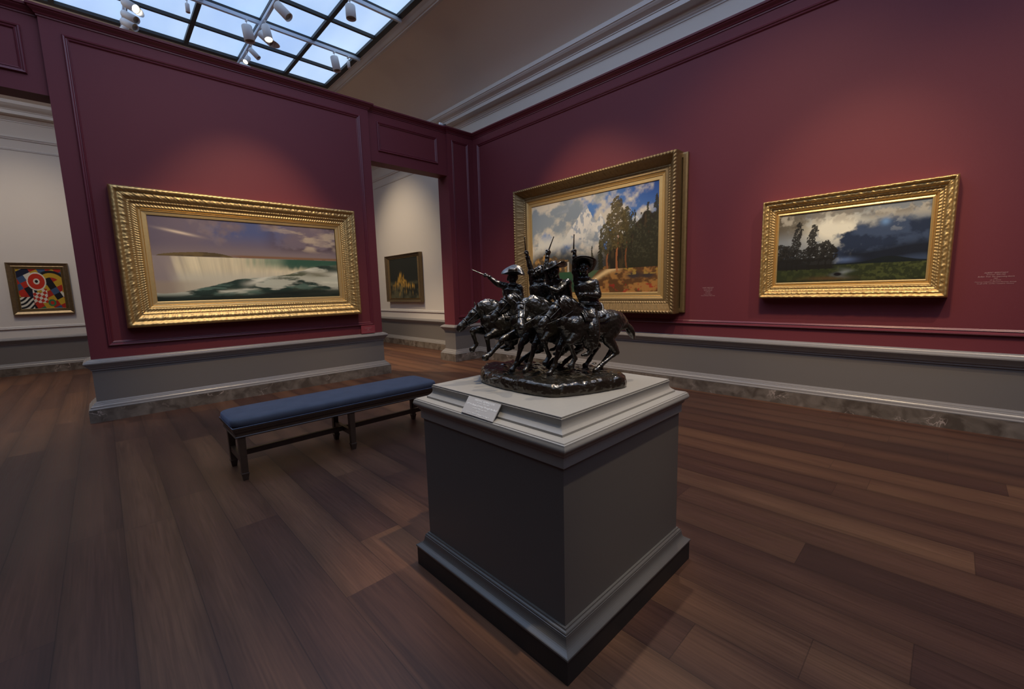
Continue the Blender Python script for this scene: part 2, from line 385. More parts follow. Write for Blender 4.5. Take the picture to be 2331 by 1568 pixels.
# hall cornice and coved ceiling
CORN = [(0, 4.935), (.012, 4.937), (.014, 4.955), (.03, 4.968), (.035, 4.985), (.045, 4.99), (.045, 5.018), (.055, 5.022), (.06, 5.03), (.075, 5.036), (.197, 5.036), (.197, 5.098), (.21, 5.104), (.213, 5.116), (.222, 5.122), (.245, 5.135), (.275, 5.150), (.300, 5.172), (.312, 5.19), (.322, 5.19), (.322, 5.252), (.30, 5.258)]
shell = [(X1, Y1), (X0, Y1), (X0, Y0), (X1, Y0)]
trim(shell, CORN, M['creamtrim'], closed=True)
PIC = [(0, 4.395), (.012, 4.40), (.016, 4.412), (.008, 4.42), (.014, 4.425), (.012, 4.435), (0, 4.44)]
FR = [(0, 4.60), (.02, 4.603), (.03, 4.625), (.045, 4.64), (.045, 4.655), (.0, 4.66)]
trim(far_run, PIC, M['creamtrim']); trim(far_run, FR, M['creamtrim'])

SX0, SX1, SY0, SY1 = -3.366, 11.6, -9.334, -1.542     # laylight opening
PX, PY = .830, .866
bm = bmesh.new()
ci = .305
ra = (X0 + ci, X1 - ci, Y0 + ci, Y1 - ci); rb = (SX0 - .27, SX1 + .27, SY0 - .27, SY1 + .235)
rings = []
K = 14
for k in range(K + 1):
    t = k / K; z = 5.255 + (SKY_Z - .07 - 5.255) * math.sin(t * PI / 2) ** .85
    r = [ra[i] * (1 - t) + rb[i] * t for i in range(4)]
    rings.append([bm.verts.new(c) for c in ((r[0], r[3], z), (r[0], r[2], z), (r[1], r[2], z), (r[1], r[3], z))])
for k in range(K):
    for j in range(4): bm.faces.new((rings[k][j], rings[k][(j + 1) % 4], rings[k + 1][(j + 1) % 4], rings[k + 1][j]))
from_bm('ceiling', bm, M['ceil'], smooth=True, kind='structure')
fl = [(SX1, SY1), (SX0, SY1), (SX0, SY0), (SX1, SY0)]
LM = [(-.24, SKY_Z - .07), (-.235, SKY_Z - .085), (-.18, SKY_Z - .09), (-.172, SKY_Z - .075), (-.15, SKY_Z - .07), (-.11, SKY_Z - .035), (-.08, SKY_Z - .02), (-.075, SKY_Z - .005), (-.05, SKY_Z), (-.045, SKY_Z + .05)]
trim(fl, LM, M['creamtrim'], closed=True)
# laylight: panes and glazing bars
xs = []; x = SX0
while x <= SX1 + .01: xs.append(x); x += PX
ys = []; y = SY1
while y >= SY0 - .01: ys.append(y); y -= PY
win = bpy.data.objects.new('window_1', None); COL.objects.link(win); win['kind'] = 'structure'; win.location = (0, 0, 0)
bm = bmesh.new(); box(bm, (SX0 - .05, SY0 - .05, SKY_Z + .05), (SX1 + .05, SY1 + .05, SKY_Z + .06))
from_bm('glass_panes', bm, M['pane'], win)
bm = bmesh.new()
for i, x in enumerate(xs):
    hw = .026
    if 0 < i < len(xs) - 1: box(bm, (x - hw, SY0, SKY_Z - .005), (x + hw, SY1, SKY_Z + .052))
for j, y in enumerate(ys):
    hw = .034 if j % 2 else .026
    if 0 < j < len(ys) - 1: box(bm, (SX0, y - hw, SKY_Z - .004), (SX1, y + hw, SKY_Z + .051))
from_bm('glazing_bars', bm, M['bars'], win)
bm = bmesh.new()
for a, b_ in (((SX0 - .06, SY0 - .06), (SX0 + .04, SY1 + .06)), ((SX1 - .04, SY0 - .06), (SX1 + .06, SY1 + .06)), ((SX0 + .04, SY1 - .04), (SX1 - .04, SY1 + .06)), ((SX0 + .04, SY0 - .06), (SX1 - .04, SY0 + .04))):
    box(bm, (*a, SKY_Z - .002), (*b_, SKY_Z + .053))
from_bm('frame', bm, M['bars'], win)
# roof over the shell so that no outside light leaks in
bm = bmesh.new(); box(bm, (X0 - .3, Y0 - .3, SKY_Z + .3), (X1 + .3, Y1 + .3, SKY_Z + .35)); from_bm('ceiling_roof', bm, M['ceil'], kind='structure')

# ------------------------------------------------------------------ lighting tracks and spotlights
TZ = SKY_Z - .03
def track(a, b, label, dz=0):
    bm = bmesh.new(); box(bm, (min(a[0], b[0]) - .024, min(a[1], b[1]) - .024, TZ - .036 + dz), (max(a[0], b[0]) + .024, max(a[1], b[1]) + .024, TZ + .024 + dz))
    bevel(bm, .004, 1)
    o = from_bm('lighting_track', bm, M['track'])
    o['label'] = label; o['category'] = 'lighting track'; o['group'] = 'pale tracks under the skylight'
    return o
tx1, tx2 = xs[2] + .03, xs[4] + .03
ty1, ty2 = ys[2] - .03, ys[4] - .03
track((tx1, SY0 + .1), (tx1, SY1 + .02), 'pale lighting track crossing the skylight nearer the red partition')
track((tx2, SY0 + .1), (tx2, SY1 + .02), 'pale lighting track crossing the skylight at the top edge of the picture')
track((SX0 + .05, ty1), (SX1 - .1, ty1), 'pale lighting track running lengthwise over the spotlight cluster in mid skylight', -.062)
track((SX0 + .05, ty2), (SX1 - .1, ty2), 'pale lighting track running lengthwise over the left cluster of spotlights', -.062)

def spotlight(x, y, aim, label, rad=.062, ln=.25, drop=.12, lit=False, cone=False, zt=None):
    zt = TZ - .036 - (.062 if y in (ty1, ty2, ty1 + .005) else 0) if zt is None else zt
    t = thing('track_spotlight', label, 'spotlight', (x, y, zt), 'spotlights on the skylight tracks')
    bm = bmesh.new(); box(bm, (-.035, -.014, -.022), (.035, .014, 0)); bevel(bm, .003, 1); from_bm('adapter', bm, M['white'], t)
    piv = Vector((0, 0, -drop)); a = Vector(aim).normalized()
    bm = bmesh.new(); bmesh.ops.create_cone(bm, cap_ends=True, segments=10, radius1=.006, radius2=.006, depth=drop - .01, matrix=Matrix.Translation((0, 0, -drop / 2 - .005)))
    from_bm('stem', bm, M['white'], t, smooth=True)
    q = a.to_track_quat('-Z', 'Y').to_matrix().to_4x4()
    c = piv + a * (ln * .5 - .05) + Vector((0, 0, -rad * .25))
    mt = Matrix.Translation(c) @ q
    bm = bmesh.new(); nseg = 28
    prof = [(.0, ln / 2), (rad * .8, ln / 2), (rad * .96, ln / 2 - .006), (rad, ln / 2 - .02), (rad, -ln / 2), (rad * .93, -ln / 2), (rad * .9, -ln / 2 + .035)]
    rg = []
    for r, z in prof:
        rg.append([bm.verts.new(mt @ Vector((max(r, .0005) * math.cos(2 * PI * i / nseg), max(r, .0005) * math.sin(2 * PI * i / nseg), z))) for i in range(nseg)])
    for k in range(len(rg) - 1):
        for i in range(nseg): bm.faces.new((rg[k][i], rg[k][(i + 1) % nseg], rg[k + 1][(i + 1) % nseg], rg[k + 1][i]))
    from_bm('housing', bm, M['white'], t, smooth=True)
    bm = bmesh.new(); vs = [bm.verts.new(mt @ Vector((rad * .9 * math.cos(2 * PI * i / nseg), rad * .9 * math.sin(2 * PI * i / nseg), -ln / 2 + .03))) for i in range(nseg)]
    cv = bm.verts.new(mt @ Vector((0, 0, -ln / 2 + .045)))
    for i in range(nseg): bm.faces.new((vs[i], vs[(i + 1) % nseg], cv))
    from_bm('lens', bm, M['lit'] if lit else M['glassbulb'], t, smooth=True)
    if cone:
        bm = bmesh.new(); r1, r2 = rad * 1.0, rad * 1.12
        a0 = [bm.verts.new(mt @ Vector((r1 * math.cos(PI * i / 14 + cone), r1 * math.sin(PI * i / 14 + cone), -ln / 2 + .03))) for i in range(15)]
        a1 = [bm.verts.new(mt @ Vector((r2 * math.cos(PI * i / 14 + cone), r2 * math.sin(PI * i / 14 + cone), -ln / 2 - .10 * math.sin(PI * i / 14)))) for i in range(15)]
        for i in range(14): bm.faces.new((a0[i], a0[i + 1], a1[i + 1], a1[i]))
        o = from_bm('snoot', bm, M['white'], t, smooth=True)
        sm = o.modifiers.new('thickness', 'SOLIDIFY'); sm.thickness = .002
    return t
# on the mid lengthwise track
spotlight(-.62, ty1, (.55, .62, -.9), 'white tube spotlight hanging tilted above the lit one, mid skylight', lit=False, rad=.070)
spotlight(-1.36, ty1, (.30, .05, -1), 'white spotlight with a glowing lens turned towards the room, mid skylight', lit=True, rad=.066)
spotlight(-1.60, ty1 + .005, (.65, .75, -.9), 'white spotlight with a pointed snoot just behind the glowing one', cone=.6)
spotlight(-2.28, ty1, (.55, .85, -1.1), 'small white spotlight tilted right above the partition top', rad=.045, ln=.20)
spotlight(-2.62, ty1, (.45, -.5, -.8), 'small glowing spotlight just above the red partition top', rad=.045, ln=.17, lit=True)
spotlight(-2.95, ty1, (.7, .5, -.55), 'white spotlight half hidden behind the red partition top', rad=.06, ln=.26)
# on the cross track nearer the partition
spotlight(tx1, -3.51, (.05, .1, -1), 'white tube spotlight hanging straight down left of the glowing one', rad=.082, ln=.25)
spotlight(tx1, -2.02, (.10, .12, -1), 'white tube spotlight hanging near the right end of the skylight', rad=.074, ln=.26)
spotlight(tx1, -1.74, (.02, .02, -1), 'narrow white spotlight hanging at the skylight corner', rad=.030, ln=.13)
spotlight(tx1, -4.33, (.0, .0, -1), 'narrow white spotlight hanging alone between the two clusters', rad=.030, ln=.13)
# on the near cross track
spotlight(tx2, -2.42, (.03, .0, -1), 'white tube spotlight showing its round brown lens at the top edge', rad=.078, ln=.20)
# left cluster
spotlight(-2.05, ty2, (.7, .55, -.55), 'white spotlight with a glowing reflector, top of the left cluster', rad=.062, ln=.22, lit=True, cone=2.4)
spotlight(-2.40, ty2, (.75, .62, -.55), 'white tube spotlight pointing right, second from the top of the left cluster', rad=.056, ln=.25)
spotlight(-2.66, ty2, (.78, .62, -.55), 'white tube spotlight pointing right, lowest whole one of the left cluster', rad=.056, ln=.25)
spotlight(-2.86, ty2, (-.2, -.6, -.8), 'small glowing spotlight half behind the partition under the left cluster', rad=.045, ln=.18, lit=True)
spotlight(tx1 + .83, -4.86, (.0, .05, -1), 'white tube spotlight hanging straight down beside the left cluster', rad=.08, ln=.24)

# security camera on the partition top
t = thing('security_camera', 'small white and black security camera on the red partition top by the corner', 'camera', (-.12, -.66, 4.6))
bm = bmesh.new(); box(bm, (-.03, -.03, 0), (.03, .03, .012)); bmesh.ops.create_cone(bm, cap_ends=True, segments=10, radius1=.008, radius2=.008, depth=.05, matrix=Matrix.Translation((0, 0, .03))); from_bm('mount', bm, M['blackp'], t)
bm = bmesh.new(); bmesh.ops.create_cone(bm, cap_ends=True, segments=18, radius1=.026, radius2=.026, depth=.12, matrix=Matrix.Translation((0, 0, .075)) @ Matrix.Rotation(PI / 2, 4, 'X') @ Matrix.Rotation(.2, 4, 'Y')); from_bm('housing', bm, M['white'], t, smooth=True)
bm = bmesh.new(); bmesh.ops.create_cone(bm, cap_ends=True, segments=18, radius1=.028, radius2=.024, depth=.03, matrix=Matrix.Translation((0.01, .065, .072)) @ Matrix.Rotation(PI / 2, 4, 'X')); from_bm('lens', bm, M['blackp'], t, smooth=True)

# ------------------------------------------------------------------ painted canvases (colour fields computed in code)
def vnoise(U, V, f, seed, ax=1.0):
    rs = np.random.RandomState(seed); G = rs.rand(64, 64)
    x = U * f * ax; y = V * f
    xi = np.floor(x).astype(int); yi = np.floor(y).astype(int); xf = x - xi; yf = y - yi
    xf = xf * xf * (3 - 2 * xf); yf = yf * yf * (3 - 2 * yf)
    g = lambda a, b: G[a % 64, b % 64]
    return (g(xi, yi) * (1 - xf) + g(xi + 1, yi) * xf) * (1 - yf) + (g(xi, yi + 1) * (1 - xf) + g(xi + 1, yi + 1) * xf) * yf
def fbm(U, V, f, seed, ax=1.0, oc=5):
    s = 0; a = .5; t = 0
    for i in range(oc):
        s = s + a * vnoise(U, V, f * 2 ** i, seed + i, ax); t += a; a *= .55
    return s / t
def ss(a, b, x): 
    t = np.clip((x - a) / (b - a), 0, 1); return t * t * (3 - 2 * t)
def mixc(A, B, t): return A * (1 - t[..., None]) + np.array(B) * t[..., None]
def sr(*c): return np.array([((k / 255) / 12.92 if k / 255 < .04045 else ((k / 255 + .055) / 1.055) ** 2.4) for k in c])
def tree(img, U, V, cx, base, h, wd, col, seed, asp=1.6, conifer=False, trunk=None, lean=0.0):
    yy = (V - base) / h; X = U - cx - lean * np.clip(yy, 0, 1) * h
    n = fbm(U * asp, V, 30, seed, oc=5) - .5; n3 = fbm(U * asp, V, 60, seed + 3, oc=3) - .5
    if conifer:
        lay = (yy * (9 + seed % 4) + .3 * n) % 1
        wid = wd * np.clip(1.02 - yy, 0, 1) ** .8 * (.50 + .62 * (1 - lay)) + n * wd * .9
        mm = (np.abs(X) < wid) & (yy > .03) & (yy < 1.03)
    else:
        f = fbm(U * asp, V, 11, seed + 7, oc=3)
        wid = wd * np.sqrt(np.clip(1 - ((yy - .68) / .36) ** 2, 0, 1)) * (.45 + 1.1 * f) + n * wd * 1.1
        mm = (np.abs(X) < wid) & (yy > .30) & (yy < 1.04) & (n3 > -.19)
    tr = ((np.abs(X + .006 * np.sin(yy * 9)) < wd * (.13 - .08 * yy)) & (yy > 0) & (yy < .8)).astype(float)
    img = mixc(img, trunk if trunk is not None else np.array(col) * .8, tr * .85 * (1 - ss(.35, .7, yy) * .6))
    m_ = mm.astype(float)
    img = mixc(img, col, m_ * .95)
    light = m_ * ss(.02, .2, n3 - X / wd * .08) * ss(0, .4, yy)
    return mixc(img, np.clip(np.array(col) * 2.6 + .006, 0, 1), light * .55)
def canvas_obj(name, parent, nx, ny, fn, a0, a1, z0, z1, paintfn, rough=.45):
    U, V = np.meshgrid(np.linspace(0, 1, nx + 1), np.linspace(0, 1, ny + 1))
    img = np.clip(paintfn(U, V), 0, 1)
    P = np.array([fn(a0 + (a1 - a0) * u, z0 + (z1 - z0) * v, 0) for v in np.linspace(0, 1, ny + 1) for u in np.linspace(0, 1, nx + 1)], dtype=np.float32)
    idx = np.arange((nx + 1) * (ny + 1)).reshape(ny + 1, nx + 1)
    F = np.stack([idx[:-1, :-1], idx[:-1, 1:], idx[1:, 1:], idx[1:, :-1]], -1).reshape(-1, 4)
    me = bpy.data.meshes.new(name); me.from_pydata(P.tolist(), [], F.tolist())
    at = me.color_attributes.new('pigment', 'FLOAT_COLOR', 'POINT')
    at.data.foreach_set('color', np.concatenate([img.reshape(-1, 3), np.ones(((nx + 1) * (ny + 1), 1))], 1).astype(np.float32).ravel())
    m, nt, b = new_mat(name + '_oil_paint'); a = N(nt, 'ShaderNodeVertexColor', layer_name='pigment'); 
    nt.links.new(a.outputs[0], b.inputs['Base Color']); b.inputs['Roughness'].default_value = rough
    nz = N(nt, 'ShaderNodeTexNoise'); nz.inputs['Scale'].default_value = 160; tc = N(nt, 'ShaderNodeTexCoord'); nt.links.new(tc.outputs['Object'], nz.inputs[0])
    bp = N(nt, 'ShaderNodeBump'); bp.inputs['Strength'].default_value = .15; bp.inputs['Distance'].default_value = .002
    nt.links.new(nz.outputs['Fac'], bp.inputs['Height']); nt.links.new(bp.outputs[0], b.inputs['Normal'])
    b.inputs['Specular IOR Level'].default_value = .3
    return link(name, me, m, parent)

def paint_water(U, V):          # pale falls between a violet sky and dark green rapids (generic)
    n = fbm(U, V, 5, 11, 2.0); n2 = fbm(U, V, 10, 31, 1.2); ns = fbm(U, V, 9, 41, .55, 6)
    img = np.zeros(U.shape + (3,)) + sr(118, 104, 110)
    img = mixc(img, sr(146, 128, 118), (1 - ss(.53, .72, V)) * .75)
    img = mixc(img, sr(84, 92, 128), ss(.36, .6, n + .12 * (V - .6)) * ss(.62, .9, V) * ss(.12, .4, U) * (1 - ss(.55, .78, U)))
    cl = ss(.44, .60, fbm(U, V, 5, 77, 1.1, 6)) * ss(.52, .72, U) * ss(.58, .76, V)
    img = mixc(img, sr(78, 62, 66), cl * .95)
    img = mixc(img, sr(196, 176, 146), ss(.52, .66, fbm(U, V, 6, 90, .8, 6)) * ss(.5, .75, U) * ss(.60, .70, V) * .75)
    img = mixc(img, sr(150, 132, 124), ss(.55, .7, fbm(U, V, 4, 94, 2.0)) * ss(.6, .8, V) * .4)
    img = mixc(img, sr(232, 208, 176), np.exp(-(((U - .13) / .075) ** 2 + ((V - .825 + .42 * (U - .13)) / .016) ** 2)) * .95)
    hor = .545 - .012 * U
    img = mixc(img, sr(132, 92, 52), np.exp(-((V - hor - .016) / .016) ** 2) * .9 * ss(.30, .45, U))
    hill = hor + .055 * np.clip(np.sin(np.clip((U - .02) / .36, 0, 1) * PI), 0, 1) ** .6 + .02 * (n2 - .5)
    img = mixc(img, sr(112, 92, 52), ((V > hor) & (V < hill)).astype(float) * .95)
    img = mixc(img, sr(84, 70, 44), ((V > hor) & (V < hill)).astype(float) * ss(.45, .6, n2) * .8)
    low = ss(0, .006, hor - V)
    sx = U + .25 * (hor - V) * (U - .45)
    st = vnoise(sx, V, 2.2, 5, 26); st2 = vnoise(sx, V, 3.1, 6, 60); depth = (hor - V)
    fall = sr(232, 216, 174) * (.74 + .22 * st[..., None] + .14 * st2[..., None])
    fall = mixc(fall, sr(206, 198, 170), ss(.12, .28, depth) * .9)
    g = ss(.36, .60, U + .12 * (st - .5)) * (1 - ss(.03, .17, depth - .03 * st2))
    fall = mixc(fall, sr(70, 118, 94), g * .75)
    g2 = ss(.60, .70, U) * (1 - ss(.06, .14, depth - .05 * st))
    fall = mixc(fall, sr(38, 80, 62), g2 * .9)
    fall = mixc(fall, sr(150, 134, 128), (1 - ss(.05, .15, U + .03 * (st - .5))) * .95)
    fall = mixc(fall, sr(168, 148, 120), (1 - ss(.0, .35, U)) * ss(.26, .34, depth) * .7)
    img = img * (1 - low[..., None]) + fall * low[..., None]
    edge = .115 + .15 * ss(.08, .42, U) + .04 * ss(.4, .6, U) + .17 * ss(.60, .92, U) + .030 * (fbm(U, V * 0 + .3, 9, 19) - .5) * 2
    wat = ss(0, .012, edge - V)
    wc = mixc(np.zeros(U.shape + (3,)) + sr(44, 60, 50), sr(92, 98, 76), ss(.40, .66, ns))
    wc = mixc(wc, sr(104, 130, 112), ss(.50, .62, fbm(U, V, 13, 58, .5, 5)) * .6)
    foam = ss(.50, .62, fbm(U, V, 11, 55, .45, 6) + .06 * np.sin(U * 14)) * ss(.02, .12, V)
    wc = mixc(wc, sr(214, 212, 186), foam * .75)
    band = np.exp(-((V - (.20 + .23 * ss(.42, .72, U) - .10 * ss(.70, .95, U))) / (.028 + .02 * ns)) ** 2) * ss(.38, .5, U)
    wc = mixc(wc, sr(228, 224, 198), band * .85)
    band2 = np.exp(-((V - (.10 + .11 * ss(.25, .8, U))) / .018) ** 2) * ss(.2, .3, U) * ss(.40, .55, ns)
    wc = mixc(wc, sr(216, 214, 188), band2 * .8)
    wc = mixc(wc, sr(96, 92, 62), np.exp(-(((U - .86) / .10) ** 2 + ((V - .33) / .045) ** 2)) * .7)
    wc = mixc(wc, sr(30, 36, 28), (1 - ss(.03, .10, V - .05 * ss(.4, .8, U))) * .92)
    img = img * (1 - wat[..., None]) + wc * wat[..., None]
    return img * 1.08
def paint_mountain(U, V):       # generic alpine lake with conifers on the right
    n = fbm(U, V, 4, 3, 1.5, 6); n2 = fbm(U, V, 8, 21, 1.5, 6)
    img = np.zeros(U.shape + (3,)) + sr(84, 122, 172)
    img = mixc(img, sr(44, 78, 140), ss(.55, 1, U) * ss(.6, 1, V))
    cl = ss(.40, .56, n + .30 * (.75 - U) + .30 * (.66 - V))
    img = mixc(img, sr(206, 196, 172), cl * .95)
    img = mixc(img, sr(116, 132, 142), cl * ss(.44, .60, fbm(U, V, 5, 28, 1.2, 6)) * .85)
    r = fbm(U, V * 0 + .2, 14, 8, 1.5, 5) - .5; r2 = fbm(U, V, 20, 9, 2.2, 5)
    pk = .93 - 1.9 * np.abs(U - .49) * (1 + .5 * (U > .49)) + .10 * r
    pk2 = .80 - 2.8 * np.abs(U - .60) + .06 * r
    pk3 = .76 - 1.8 * np.abs(U - .86) + .06 * r
    mt_ = ss(0, .012, np.maximum(np.maximum(pk, pk2), pk3) - V) * ss(.48, .60, V)
    mc = mixc(np.zeros(U.shape + (3,)) + sr(222, 216, 198), sr(146, 156, 164), ss(.47, .58, r2 + .5 * (U - .49)) * .85)
    img = img * (1 - mt_[..., None]) + mc * mt_[..., None]
    img = mixc(img, sr(208, 206, 190), ss(.42, .6, n2) * np.exp(-((V - .55) / .09) ** 2) * .95)
    img = mixc(img, sr(120, 132, 138), ss(.50, .64, fbm(U, V, 7, 71, 1.3, 5)) * np.exp(-((V - .50) / .14) ** 2) * .7 * (U < .62))
    img = mixc(img, sr(54, 58, 58), (1 - ss(.34, .50, V + .20 * (n - .5))) * .97)
    spur = .50 - .9 * np.abs(U - .12) + .16 * (fbm(U, V * 0, 12, 33, 1, 5) - .5); spur2 = .36 - .5 * np.abs(U - .30) + .10 * (fbm(U, V * 0, 16, 34, 1, 5) - .5)
    sp_ = ss(0, .01, np.maximum(spur, spur2) - V)
    img = mixc(img, sr(84, 68, 46), sp_ * .85)
    img = mixc(img, sr(196, 150, 84), sp_ * ss(.46, .70, fbm(U, V, 22, 66, 1.6, 5)) * .6)
    img = mixc(img, sr(210, 204, 184), np.exp(-((U - .335) / .006) ** 2) * (V > .22) * (V < .34) * .8)
    img = mixc(img, sr(48, 80, 54), ss(0, .006, .235 - V))
    img = mixc(img, sr(34, 54, 42), ss(0, .04, .16 - V) * .7)
    img = mixc(img, sr(96, 104, 70), ss(0, .006, .235 - V) * ss(.58, .7, fbm(U, V, 12, 72, .3)) * .4)
    gr = ss(0, .008, (.03 + .235 * ss(.40, .66, U) + .03 * ss(.7, 1, U) + .014 * np.sin(U * 13)) - V) * ss(.30, .42, U)
    gc = mixc(np.zeros(U.shape + (3,)) + sr(158, 112, 58), sr(92, 62, 34), ss(.42, .60, fbm(U, V, 18, 15, 1.2, 6)))
    path = np.exp(-((V - (.10 + .16 * ss(.44, .72, U) - .02)) / (.026)) ** 2) * (1 - ss(.70, .78, U))
    gc = mixc(gc, sr(224, 190, 132), path * .9)
    for cx, cy, wx, wy in ((.84, .165, .045, .030), (.93, .16, .04, .022), (.72, .185, .012, .008)):
        gc = mixc(gc, sr(62, 52, 46), np.clip(1.6 * np.exp(-(((U - cx) / wx) ** 2 + ((V - cy) / wy) ** 2)), 0, 1))
    gc = mixc(gc, sr(150, 44, 34), ss(.60, .68, fbm(U, V, 40, 40)) * ss(.6, .7, U) * (V < .11) * .8)
    gc = mixc(gc, sr(172, 140, 62), ss(.5, .62, fbm(U, V, 26, 44, 1, 5)) * ss(.7, .8, U) * (V > .17) * .7)
    img = img * (1 - gr[..., None]) + gc * gr[..., None]
    fo = ss(0, .02, (.44 + .30 * ss(.62, .95, U) + .10 * (n2 - .5)) - V) * ss(.60, .68, U) * (V > .235)
    img = mixc(img, sr(44, 38, 26), fo)
    img = mixc(img, sr(84, 68, 40), fo * ss(.54, .66, fbm(U, V, 8, 47, 6, 5)) * .5)
    dk = sr(46, 44, 28)
    for k, (cx, h, wd) in enumerate(((.985, .66, .050), (.93, .58, .045), (.885, .50, .045), (.845, .54, .035), (.80, .42, .04), (.60, .36, .028), (.535, .26, .018), (.955, .46, .05), (.905, .40, .05), (.865, .42, .04))):
        img = tree(img, U, V, cx, .225, h, wd, dk, 50 + k, conifer=True, trunk=sr(84, 56, 34))
    img = tree(img, U, V, .655, .24, .44, .055, sr(66, 60, 36), 93, trunk=sr(140, 86, 50))
    img = tree(img, U, V, .79, .24, .56, .045, sr(58, 54, 32), 95, trunk=sr(120, 74, 40))
    img = tree(img, U, V, .725, .205, .70, .062, sr(72, 62, 34), 91, trunk=sr(160, 98, 56))
    return img * 1.1
def paint_storm(U, V):          # generic marsh under a storm cloud, trees to the left
    n = fbm(U, V, 4, 13, 1.7, 6); n2 = fbm(U, V, 8, 23, 1.7, 6)
    img = np.zeros(U.shape + (3,)) + sr(132, 138, 138)
    img = mixc(img, sr(92, 84, 68), ss(.40, .56, n + .15 * (V - .7)) * (1 - ss(.20, .55, U)) * ss(.55, .8, V))
    img = mixc(img, sr(236, 230, 202), np.clip(1.3 * np.exp(-(((U - .42) / .20) ** 2 + ((V - .74) / .20) ** 2)), 0, 1) * ss(.30, .52, n2 + .1))
    bn = fbm(U, V, 5, 83, 1.5, 6)
    body = ss(0, .07, (U - .44) + .42 * (bn - .5) + .18 * (.55 - V)) * (1 - ss(.66, .80, V + .30 * (bn - .5) - .08 * U))
    img = mixc(img, sr(64, 78, 100), body)
    img = mixc(img, sr(38, 48, 66), body * ss(.42, .60, fbm(U, V, 6, 87, 1.4, 5)) * .9)
    img = mixc(img, sr(150, 156, 156), body * ss(.60, .72, fbm(U, V, 9, 88, 1.4, 5)) * ss(.55, .75, V) * .6)
    img = mixc(img, sr(186, 178, 156), ss(.48, .62, n2) * ss(.76, .88, V) * .8)
    img = mixc(img, sr(110, 104, 92), ss(.50, .62, fbm(U, V, 6, 89, 1.6, 5)) * ss(.80, .92, V) * .7)
    img = mixc(img, sr(116, 152, 190), np.exp(-(((U - .74) / .028) ** 2 + ((V - .77) / .045) ** 2)) * .9)
    img = mixc(img, sr(28, 32, 40), np.clip(1.3 * np.exp(-((V - .36 - .04 * np.sin(U * 8)) / .09) ** 2), 0, 1) * ss(.42, .56, U) * .95)
    img = mixc(img, sr(96, 116, 150), np.exp(-(((U - .50) / .07) ** 2 + ((V - .30) / .035) ** 2)) * .7)
    img = mixc(img, sr(26, 32, 32), ss(0, .01, .255 + .07 * np.exp(-((U - .78) / .13) ** 2) - V))
    g = mixc(np.zeros(U.shape + (3,)) + sr(46, 52, 28), sr(72, 78, 40), ss(.48, .64, fbm(U, V, 26, 43, 1.6, 6)) * (.4 + .6 * ss(.3, .9, U)))
    g = mixc(g, sr(96, 70, 40), np.exp(-(((U - .38) / .16) ** 2 + ((V - .05) / .03) ** 2)) * .7)
    e_ = ss(0, .01, .235 + .01 * n2 - V); img = img * (1 - e_[..., None]) + g * e_[..., None]
    img = mixc(img, sr(128, 136, 132), np.clip(np.exp(-(((U - .485 - .03 * np.sin(V * 50)) / .045) ** 2 + ((V - .12) / .05) ** 2)), 0, 1) * .85)
    img = mixc(img, sr(24, 22, 20), np.clip(2 * np.exp(-(((U - .455) / .026) ** 2 + ((V - .105) / .022) ** 2)), 0, 1))
    img = mixc(img, sr(26, 24, 20), ss(0, .05, .05 - V) * .6)
    dk = sr(32, 30, 24)
    img = mixc(img, sr(60, 66, 74), ss(0, .01, .50 - 1.6 * np.abs(U - .07) + .1 * (n2 - .5) - V) * (V > .2) * .9)
    for k, (cx, b0, h, wd) in enumerate(((.02, .20, .36, .05), (.08, .18, .36, .05), (.16, .17, .30, .06), (.25, .18, .32, .06), (.32, .18, .36, .055), (.37, .18, .40, .05), (.41, .2, .30, .03), (.12, .18, .68, .030), (.235, .18, .62, .034))):
        img = tree(img, U, V, cx, b0, h, wd, dk, 150 + k, asp=1.9, lean=.06 if k > 6 else 0)
    img = mixc(img, dk, ss(0, .03, .32 + .08 * n2 - V) * (V > .19) * (1 - ss(.40, .46, U)) * .96)
    return img * 1.0
def paint_night(U, V):          # dark canvas with scattered golden strokes
    n = fbm(U, V, 5, 61); img = np.zeros(U.shape + (3,)) + sr(40, 42, 34)
    img = mixc(img, sr(92, 88, 62), ss(.42, .7, n + .2 * (.5 - V)) * (1 - ss(.34, .46, V)))
    rs = np.random.RandomState(5)
    for k in range(70):
        cx = rs.normal(.42, .17); cy = .30 + .30 * math.exp(-((cx - .42) / .2) ** 2) * rs.rand(); wd = rs.uniform(.006, .02); hh = rs.uniform(.02, .06)
        img = mixc(img, sr(*(np.array([214, 164, 66]) * rs.uniform(.6, 1.05))), np.clip(np.exp(-(((U - cx) / wd) ** 2 + ((V - cy) / hh) ** 2)), 0, 1) * .9)
    for k in range(14):
        cx, cy = rs.uniform(.05, .95), rs.uniform(.05, .3)
        img = mixc(img, sr(176, 140, 66), np.exp(-(((U - cx) / .012) ** 2 + ((V - cy) / .05) ** 2)) * .7)
    return img
